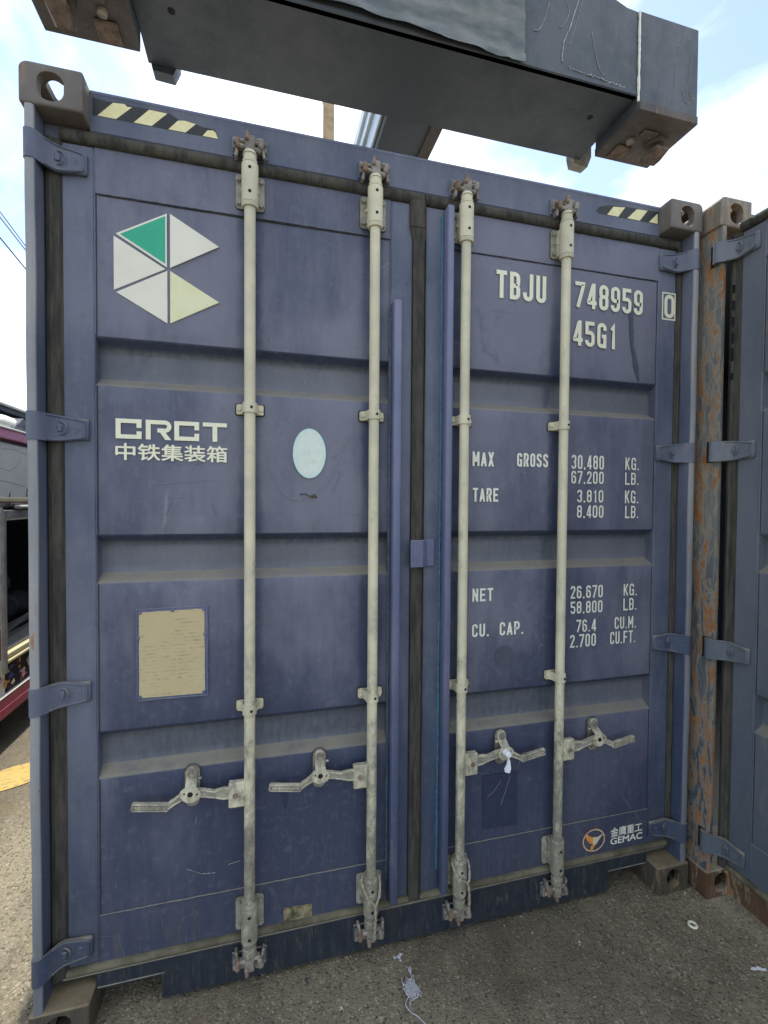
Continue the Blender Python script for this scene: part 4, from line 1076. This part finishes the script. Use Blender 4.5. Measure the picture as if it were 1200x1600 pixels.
# ------------------------------------------------------------------ the lifting spreader above
SP = empty('crane_spreader', (-.04, .17, 3.2)); tag(SP, 'dark steel container spreader hanging just above the navy container', 'crane spreader')
def spb(mb): return mb
def end_frame(y0, flip):
    """one end beam; y0 = outer face, flip=+1 faces -Y.  Coordinates relative to SP."""
    Y = lambda y: y0+flip*y
    mb = MB()
    prof = [(-.915, .050), (.915, .050), (.915, .375), (.86, .378), (.79, .400), (.70, .455), (.60, .52), (.45, .56), (-.44, .56), (-.60, .52), (-.70, .455), (-.79, .400), (-.86, .378), (-.915, .375)]
    mb.prism(prof, Y(0), Y(.345), M_SPR, 'Y')
    mb.box(-.915, .915, *sorted((Y(-.004), Y(.02))), .050, .072, M_SPR, .004)
    b_ = mb.build('end_beam', SP)
    for sx in (-1, 1):
        cx = sx*1.062; a, b = sorted((cx-.145, cx+.145)); 
        mb = MB(); mb.box(a, b, *sorted((Y(-.006), Y(.245))), .0, .380, M_SPR, .006)
        mb.box(a+.002, b-.002, *sorted((Y(-.010), Y(.249))), -.004, .030, M_SPRLOW, .003)
        e = mb.build('corner_housing', SP)
        mb = MB(); xx = a-.001 if sx > 0 else b+.001
        bead(mb, [(xx, Y(-.004), .03), (xx, Y(-.004), .375)], .0052, M_WHITE if sx > 0 else M_SPR); mb.build('weld_bead', e)
        # twistlock with guide block and indicator pin
        tx = cx+sx*.050; ty = Y(.115)
        mb = MB()
        mb.cyl((tx, ty, .0), (tx, ty, -.022), .044, .040, M_SPRLOW, 20)
        mb.cyl((tx, ty, -.030), (tx, ty, -.052), .026, None, M_TWL, 16)
        mb.hull([(tx+dx*.030, ty+dy*.044, -.048) for dx in (-1, 1) for dy in (-1, 1)]+[(tx+dx*.030, ty+dy*.044, -.060) for dx in (-1, 1) for dy in (-1, 1)]+[(tx+dx*.014, ty+dy*.016, -.088) for dx in (-1, 1) for dy in (-1, 1)], M_TWL)
        mb.build('twistlock', SP)
        mb = MB(); px = cx-sx*.060
        mb.cyl((px, Y(.130), -.004), (px, Y(.130), -.016), .017, .015, M_CAM, 18)
        mb.box(px-.035, px+.035, *sorted((Y(.155), Y(.235))), -.014, -.004, M_TWL, .006)
        mb.box(px+sx*.03-.02, px+sx*.03+.05, *sorted((Y(.06), Y(.10))), -.016, -.004, M_SPRLOW, .006)
        mb.build('indicator_pin', SP)
        # lug plate behind
        lx = .93 if sx > 0 else -.862
        mb = MB(); mb.hull([(lx+dx*.050, Y(yy), .14) for dx in (-1, 1) for yy in (.347, .395)]+[(lx+dx*.050, Y(yy), .075) for dx in (-1, 1) for yy in (.347, .395)]+[(lx-.040, Y(.347), .030), (lx+.030, Y(.347), .026), (lx-.040, Y(.395), .034), (lx+.030, Y(.395), .030)], M_PLATEC if sx > 0 else M_SPR)
        mb.build('lug', SP)
        mb = MB(); hx_ = sx*.80
        mb.cyl((hx_, Y(.13), .0505), (hx_, Y(.13), .0490), .012, None, M_HOLE, 16); mb.build('drain_hole', SP)
end_frame(-.175, 1); end_frame(12.02, -1)
# telescopic beam running the length of the container
mb = MB()
mb.box(.030, .290, .171, 11.67, .205, .62, M_SPR, .006)
mb.box(.245, .300, .171, 11.66, .190, .204, M_SPRLOW, .002)
mb.build('telescopic_beam', SP)
M_SKYSIDE = solid('sky_sheen_side_plate', (.36, .42, .46), (.60, .66, .70), 5, .28, .35, .3, 40, .002, 5, (1, .4, 1))  # pale tint stands in for sky reflected in the beam's side
mb = MB(); mb.box(.012, .029, .180, 11.65, .235, .60, M_SKYSIDE, .004); mb.box(-.004, .013, .181, 11.64, .345, .375, M_SKYSIDE, .003); mb.box(-.004, .013, .181, 11.64, .47, .50, M_SKYSIDE, .003)
mb.build('side_plate', SP)
mb = MB(); mb.box(-1.0, 1.05, 3.2, 8.4, .63, 1.15, M_SPR, .02); mb.build('centre_frame', SP)
# crinkled wrap taped over the face of the near end beam
mb = MB(); NX, NZ = 70, 26; V = []
for j in range(NZ+1):
    for i in range(NX+1):
        u = i/NX; v = j/NZ; x = -.60+u*1.010; lo = .058+.012*math.sin(u*5.3)+.010*noise.noise(Vector((u*6, 3, 0)))
        z = lo+v*(.555-lo)
        w = abs(noise.noise(Vector((x*9, z*22, 1)))) ; w2 = noise.noise(Vector((x*26+z*20, z*30, 4)))
        k_ = noise.noise(Vector((x*3.2-z*4, z*11, 8)))
        V.append((x, -.182-.014*max(0, k_)-.009*(1-w)**3-.0025*w2-(.010 if v < .05 else 0), z))
mb.add(V, [(j*(NX+1)+i, j*(NX+1)+i+1, (j+1)*(NX+1)+i+1, (j+1)*(NX+1)+i) for j in range(NZ) for i in range(NX)], solid('tape_wrap', (.075, .095, .10), (.16, .175, .165), 6, .42, 0, .5, 60, .002, 6, (1, 1, 2.5)), smooth=True)
mb.build('tape_wrap', SP, sharp=0)['label'] = 'crinkled grey green tape wrap'
# scratches on the near face
rs = random.Random(12)
def sps(pts, r, m=M_SCRW, y=-.1765):
    c = rope_pts([Vector((a, y, b)) for a, b in pts], 5); c = [p+Vector((rs.uniform(-.001, .001), 0, rs.uniform(-.001, .001))) for p in c]
    mb = MB(); mb.tube(c, [r*rs.uniform(.4, 1.3) for _ in c], m, 4); mb.build('scratch', SP, sharp=0)
sps([(.655, .385), (.625, .300), (.605, .235), (.580, .18), (.572, .115), (.576, .100)], .0030)
sps([(.56, .40), (.52, .32), (.50, .25), (.475, .195), (.452, .185)], .0014)
sps([(.60, .41), (.585, .34), (.60, .29), (.575, .235), (.560, .225)], .0012)
sps([(.66, .36), (.635, .27), (.61, .19), (.60, .17)], .0010)
sps([(.70, .245), (.715, .18), (.735, .12), (.755, .095)], .0010)
for k in range(16):
    x = .60+k*.016; sps([(x, .088-.001*k+rs.uniform(-.004, .004)), (x+.012, .084-.001*k+rs.uniform(-.003, .003))], rs.choice((.0012, .002, .0028)), M_SCRW)
for pts in ([(1.16, .33), (1.11, .24), (1.04, .16), (1.00, .075)], [(1.13, .34), (1.10, .28)], [(1.09, .22), (1.085, .13), (1.075, .05)], [(1.17, .26), (1.15, .15), (1.13, .10), (1.15, .07), (1.18, .10)], [(1.12, .12), (1.14, .09), (1.16, .12), (1.18, .08), (1.16, .05)]):
    sps(pts, .0007, M_SCR, -.1825)

# tan steel column far behind the container
mb = MB()
mb.box(-.18, .18, -.10, .10, 0, 19.0, M_TAN := solid('tan_painted_steel', (.30, .22, .12), (.42, .33, .20), 5, .6, 0, .4, 30, .004), .02)
mb.box(-.40, .40, -.40, .40, 0, .04, M_TAN, .01)
for z in (3, 6, 9, 12, 15, 18): mb.box(-.20, .20, -.12, .12, z, z+.05, M_TAN, .005)
o = mb.build('steel_column', loc=(1.545, 14.2, 0)); tag(o, 'tan steel column rising behind the navy container under the spreader', 'column')

# overhead wires at the left
M_WIRE = solid('black_wire', (.012, .012, .013), (.02, .02, .022), 5, .6)
def wire(a, b, r, label):
    a, b = Vector(a), Vector(b); mid = (a+b)/2; mb = MB(); pts = []
    for k in range(31):
        u = k/30; p = a.lerp(b, u); pts.append(p-Vector(a))
    mb.tube(pts, r, M_WIRE, 6); o = mb.build('overhead_wire', loc=a); tag(o, label, 'wire', 'overhead wires at the upper left')
wire([-4.003, -9.954, 7.652], [-10.124, 54.757, 7.652], 0.01, 'uppermost of the thin black wires crossing the sky at the far left')
wire([-4.226, -9.876, 7.602], [-9.768, 54.887, 7.602], 0.006, 'second thin wire from the top at the far left, close under the uppermost')
wire([-4.214, -9.925, 7.552], [-9.725, 54.841, 7.552], 0.006, 'third thin wire from the top at the far left')
wire([-4.019, -9.885, 7.152], [-10.208, 54.82, 7.152], 0.014, 'lowest and thickest black wire crossing the sky at the far left')
# coach-like stall truck parked at the left, seen past the corner of the container
TX = -2.20
V_ = empty('stall_truck', (TX-.95, 3.6, 0)); tag(V_, 'white and pink vehicle with a dark open side bay parked at the far left', 'truck')
M_WHT = solid('off_white_body', (.76, .74, .67), (.82, .80, .73), 3, .45, 0, .2, 20, .003)
M_PINK = solid('pink_trim', (.76, .30, .46), (.80, .36, .52), 4, .4, 0, .2)
M_PINKD = solid('deep_pink_skirt', (.42, .05, .11), (.52, .10, .17), 7, .45, 0, .3)
M_MAROON = solid('maroon_line', (.10, .02, .03), (.14, .03, .05), 7, .6)
M_ALU = solid('grey_aluminium_frame', (.30, .30, .28), (.42, .42, .40), 14, .45, .4, .3)
M_CRM = solid('cream_sill', (.62, .54, .28), (.70, .64, .40), 9, .5, 0, .3)
M_DARK = solid('dark_interior', (.015, .016, .018), (.03, .031, .034), 7, .9)
M_SACK = solid('dark_sacks', (.022, .025, .03), (.06, .062, .07), 9, .8, 0, .8, 30, .02)
M_TARP = solid('pale_grey_tarpaulin', (.40, .45, .44), (.60, .62, .57), 3, .6, 0, .7, 12, .02)
M_TARPD = solid('dark_tarpaulin', (.04, .055, .08), (.10, .12, .15), 6, .6, 0, .7, 14, .02)
M_BLUE = solid('blue_print', (.02, .03, .28), (.04, .05, .36), 30, .5)
M_RED = solid('red_panel_print', (.32, .03, .04), (.42, .06, .06), 20, .5)
def part(name, fn, sharp=35, parent=None):
    mb = MB(); fn(mb); o = mb.build(name, parent or V_, sharp=sharp)
    if parent is None: o.location = -Vector(V_.location)
    return o
def body(mb):
    Y0, Y1 = 1.25, 6.4
    mb.box(TX-1.9, TX-.001, Y0, Y1, 1.60, 2.04, M_WHT, .02); mb.box(TX-1.9, TX-.9, Y0, Y1, .35, 1.60, M_WHT)
    mb.box(TX-1.9, TX-.003, Y0, 2.015, .35, 1.60, M_WHT); mb.box(TX-1.9, TX-.003, 5.6, Y1, .35, 1.60, M_WHT)
    mb.box(TX-.9, TX-.02, 2.0, 5.6, .50, .54, M_DARK); mb.box(TX-.92, TX-.899, 2.0, 5.6, .5, 1.6, M_DARK); mb.box(TX-.9, TX-.02, 2.0, 5.6, 1.57, 1.60, M_DARK)
    mb.box(TX-.9, TX-.02, 2.0, 2.03, .5, 1.6, M_DARK)
part('body', body)
part('pink_trim_rail', lambda mb: (mb.box(TX-.02, TX+.022, 1.25, 6.4, 2.048, 2.112, M_PINK, .006), mb.box(TX-.02, TX+.030, 1.25, 6.4, 2.112, 2.124, M_WHT, .003), mb.box(TX-.02, TX+.010, 1.25, 6.4, 2.036, 2.047, M_MAROON)))
part('side_rail', lambda mb: (mb.box(TX-.02, TX+.012, 1.25, 6.4, 1.632, 1.660, M_CRM, .004), mb.box(TX-.02, TX+.014, 1.25, 6.4, 1.627, 1.632, M_MAROON)))
part('bay_frame', lambda mb: (mb.box(TX-.03, TX+.014, 2.018, 5.62, 1.525, 1.578, M_ALU, .004), mb.box(TX-.03, TX+.016, 1.985, 2.017, .50, 1.58, M_ALU, .003), mb.box(TX-.03, TX+.006, 2.018, 5.62, 1.51, 1.5245, M_WHT, .002)))
part('bay_sill', lambda mb: (mb.box(TX-.14, TX+.012, 2.018, 5.62, .585, .628, M_CRM, .008), mb.box(TX-.20, TX-.02, 2.018, 5.62, .630, .650, M_ALU, .004), mb.box(TX-.10, TX+.02, 2.018, 5.62, .560, .584, M_CRM, .006)))
part('lower_panel', lambda mb: mb.box(TX-.05, TX-.004, 1.25, 6.4, .36, .559, M_DARK))
part('skirt', lambda mb: (mb.box(TX-.05, TX+.016, 1.25, 6.4, .215, .352, M_PINKD, .008), mb.box(TX-.05, TX+.020, 1.25, 6.4, .352, .362, M_WHT, .002), mb.box(TX-.05, TX+.020, 1.25, 6.4, .278, .286, M_PINKD, .002)))
part('bay_lamp', lambda mb: (mb.box(TX-.0, TX+.05, 2.13, 2.30, 1.585, 1.612, M_ALU, .010), mb.box(TX+.01, TX+.045, 2.14, 2.29, 1.575, 1.585, M_GASKD, .003)))
def prints(mb):
    rp = random.Random(21); x = TX-.0035
    cols = (M_RED, M_BLUE, M_ORG, M_ORGL, M_WHT, M_MAROON, M_PINK, M_GASKD)
    for k in range(150):
        y = rp.uniform(1.3, 4.2); z = rp.uniform(.37, .55); w = rp.uniform(.02, .10); h = rp.uniform(.01, .05)
        q = [(y+w*rp.uniform(-.6, -.2), z), (y, z-h*rp.uniform(.4, 1)), (y+w*rp.uniform(.3, .8), z+h*rp.uniform(-.4, .4)), (y+w*rp.uniform(-.1, .3), min(.556, z+h))]
        mb.add([(x+.0001*k*.2, a, max(.364, b)) for a, b in q], [(0, 1, 2, 3)], rp.choice(cols))
    for k, (z0, z1, m) in enumerate(((.60, .80, M_RED), (.82, .86, M_ORGL), (.90, .98, M_PINK), (1.10, 1.16, M_BLUE), (1.38, 1.42, M_BLUE))):
        mb.add([(TX-.0015, 1.3, z0), (TX-.0015, 1.97, z0), (TX-.0015, 1.97, z1), (TX-.0015, 1.3, z1)], [(0, 1, 2, 3)], m)
    mb.add([(TX+.0012, a, b) for a, b in ((2.34, 1.610), (2.40, 1.585), (2.60, 1.585), (2.60, 1.625), (2.38, 1.625))], [(0, 1, 2, 3, 4)], M_BLUE)
    for y, z, dy, dz in ((2.08, 1.60, .02, .05), (2.14, 1.585, .06, .02), (2.03, 1.59, .03, .03), (2.09, 1.665, .01, .03), (2.32, 1.668, .015, .06)):
        mb.tube([(TX+.001, y, z), (TX+.001, y+dy, z+dz)], .003, M_GASKD, 4)
    for pts in (((1.9, 1.86), (2.1, 1.84), (2.2, 1.88), (2.25, 1.95)), ((1.9, 1.78), (2.1, 1.765), (2.3, 1.74)), ((2.0, 1.98), (2.15, 1.99), (2.35, 1.97))):
        mb.tube([(TX-.0005, a, b) for a, b in pts], .0012, M_ALU, 4)
part('side_prints', prints, 0)
for k, (y, z, r) in enumerate(((2.15, .78, .13), (2.42, .76, .14), (2.3, .98, .12), (2.66, .80, .15), (2.95, .78, .14), (2.6, 1.0, .12))):
    mb = MB(); tmp = []
    for a in range(10):
        for b in range(-4, 5):
            d_ = Vector((math.cos(a*.628)*math.cos(b*.38), math.sin(a*.628)*math.cos(b*.38)*1.1, math.sin(b*.38)*.75))
            tmp.append(d_*r*(1+.14*noise.noise(d_*2+Vector((k, 0, 0)))))
    mb.hull(tmp, M_SACK, smooth=True)
    o = mb.build('sack', loc=(TX-.36, y, z), sharp=50); o['group'] = 'dark sacks in the vehicle bay'
    tag(o, 'dark sack in the vehicle bay, '+['nearest at the bottom', 'second from the near end of the bottom row', 'nearer one of the upper row', 'third from the near end of the bottom row', 'farthest of the bottom row', 'farther one of the upper row'][k], 'sack', 'dark sacks in the vehicle bay')
for k in range(5):
    mb = MB(); z = .655+.014*k; y0 = 2.0
    mb.tube(rope_pts([Vector((TX-.10-.02*k, 2.0, z)), Vector((TX-.12, 2.35+.05*k, z+.05)), Vector((TX-.2, 2.9, z+.03)), Vector((TX-.2, 3.4, z))], 6), .0035, M_ALU, 5)
    o = mb.build('cord'); tag(o, ['lowest', 'second lowest', 'middle', 'second highest', 'highest'][k]+' of the thin pale cords lying over the sill of the vehicle bay', 'cord', 'cords on the bay sill')
def tarp(mb):
    NU, NV = 50, 16; Vv = []
    for j in range(NV+1):
        for i in range(NU+1):
            y = 1.3+5.0*i/NU; v = j/NV
            a = math.pi/2*v; sag = .03*noise.noise(Vector((y*2.6, v*2, 0)))+.018*abs(noise.noise(Vector((y*7, v*5, 2))))
            Vv.append((TX-.02-.35*(1-math.cos(a))+sag, y, 2.125+(.15+.02*math.sin(y*3))*math.sin(a)+sag*.5))
    mb.add(Vv, [(j*(NU+1)+i, j*(NU+1)+i+1, (j+1)*(NU+1)+i+1, (j+1)*(NU+1)+i) for j in range(NV) for i in range(NU)], M_TARP, smooth=True)
part('tarpaulin', tarp, 0)
part('dark_tarpaulin_panel', lambda mb: mb.hull([(TX+.004, 2.13, 2.126), (TX+.004, 2.55, 2.126), (TX-.004, 2.30, 2.225), (TX-.05, 2.13, 2.126), (TX-.05, 2.55, 2.126), (TX-.05, 2.30, 2.225)], M_TARPD))
part('roof', lambda mb: (mb.box(TX-1.9, TX-.10, 1.25, 6.4, 2.27, 2.305, M_TARPD, .01), mb.box(TX-1.9, TX-.085, 1.25, 6.4, 2.306, 2.322, M_WHT, .005), mb.box(TX-1.9, TX-.2, 1.25, 6.4, 2.04, 2.27, M_TARPD)))
for y in (1.75, 5.6):
    for x in (TX-.16, TX-1.75):
        mb = MB(); mb.cyl((x-.09, y, .30), (x+.09, y, .30), .30, None, M_GASKD, 28); w_ = mb.build('wheel', V_, sharp=40); w_.location = -Vector(V_.location)
        mb = MB(); mb.cyl((x-.092, y, .30), (x+.092, y, .30), .16, None, M_ALU, 20); r_ = mb.build('rim', w_, sharp=40)
part('chassis', lambda mb: mb.box(TX-1.8, TX-.1, 1.3, 6.3, .22, .35, M_GASKD))

# ------------------------------------------------------------------ litter on the ground
def scrap(loc, label, cat, fn, name):
    mb = MB(); fn(mb); o = mb.build(name, loc=loc, sharp=40); return tag(o, label, cat)
def wad(n_, r, stretch=(1, 1, .35), tail=None, seed=0):
    def f(mb):
        q = random.Random(seed)
        for k in range(n_):
            c = [Vector((q.gauss(0, r*.45)*stretch[0], q.gauss(0, r*.45)*stretch[1], abs(q.gauss(0, r*.35))*stretch[2]+.002)) for _ in range(6)]
            mb.tube(rope_pts(c, 4), .0009, M_STRING, 4)
        if tail: mb.tube(rope_pts([Vector(t) for t in tail], 6), .0014, M_STRING, 5, .4)
    return f
scrap((-.060, -.095, 0), 'tangle of pale grey string with a tail on the ground near the container', 'string', wad(26, .030, (.9, 1.2, .5), [(-.01, -.02, .004), (-.032, -.040, .003), (-.025, -.065, .002), (-.004, -.088, .002), (.012, -.115, .002)], 3), 'string_tangle')
def leafy(m, s, seed):
    def f(mb):
        q = random.Random(seed)
        for k in range(4):
            c = Vector((q.uniform(-s, s), q.uniform(-s, s), .002+.002*k)); w = s*q.uniform(.4, .9)
            mb.hull([c+Vector((q.uniform(-w, w), q.uniform(-w, w), q.uniform(0, w*.35))) for _ in range(7)], m)
    return f
scrap((-.072, .012, 0), 'small crumpled grey plastic scrap by the foot of the container', 'scrap', leafy(M_STRING, .012, 5), 'plastic_scrap')
scrap((-.045, -.035, 0), 'thin torn grey strip between the string tangle and the container', 'scrap', wad(5, .018, (.4, 1.3, .3), None, 9), 'plastic_strip')
scrap((-.395, .015, 0), 'dark crumpled scrap under the second lock rod', 'scrap', leafy(M_DARKBIT, .011, 8), 'dark_scrap')
scrap((-.385, .062, 0), 'tiny orange brown flake against the container foot', 'flake', leafy(M_ORG, .0055, 4), 'rust_flake')
scrap((1.159, -.333, 0), 'torn white paper scrap at the right edge of the ground', 'paper', lambda mb: mb.prism([(-.030, .004), (-.018, .010), (-.008, .004), (.006, .006), (.014, -.004), (.024, -.006), (.020, -.014), (.006, -.010), (-.004, -.004), (-.020, -.002)], .001, .0022, M_PAPER, 'Z'), 'paper_scrap')
def washer(mb):
    pts = [(.014*math.cos(R(a)), .014*math.sin(R(a)), .003) for a in range(0, 361, 20)]; mb.tube(pts, .0042, M_CREAMD, 6)
scrap((1.083, -.141, 0), 'small pale ring lying on the ground before the right corner', 'washer', washer, 'washer')
rs = random.Random(4)
for k, (x, y) in enumerate(((.45, -.02), (.60, -.10), (-.30, -.10), (.86, .03), (1.18, -.02))):
    scrap((x, y, 0), ['tiny pale flake on the ground right of the third lock rod', 'tiny pale flake on open ground before the fourth lock rod', 'tiny pale flake on the ground below the second lock rod', 'tiny pale flake at the right fork pocket', 'tiny white flake between the two bottom corner castings'][k], 'flake', leafy(M_CREAMD, .0045, 30+k), 'paint_flake')
bpy.context.view_layer.update()
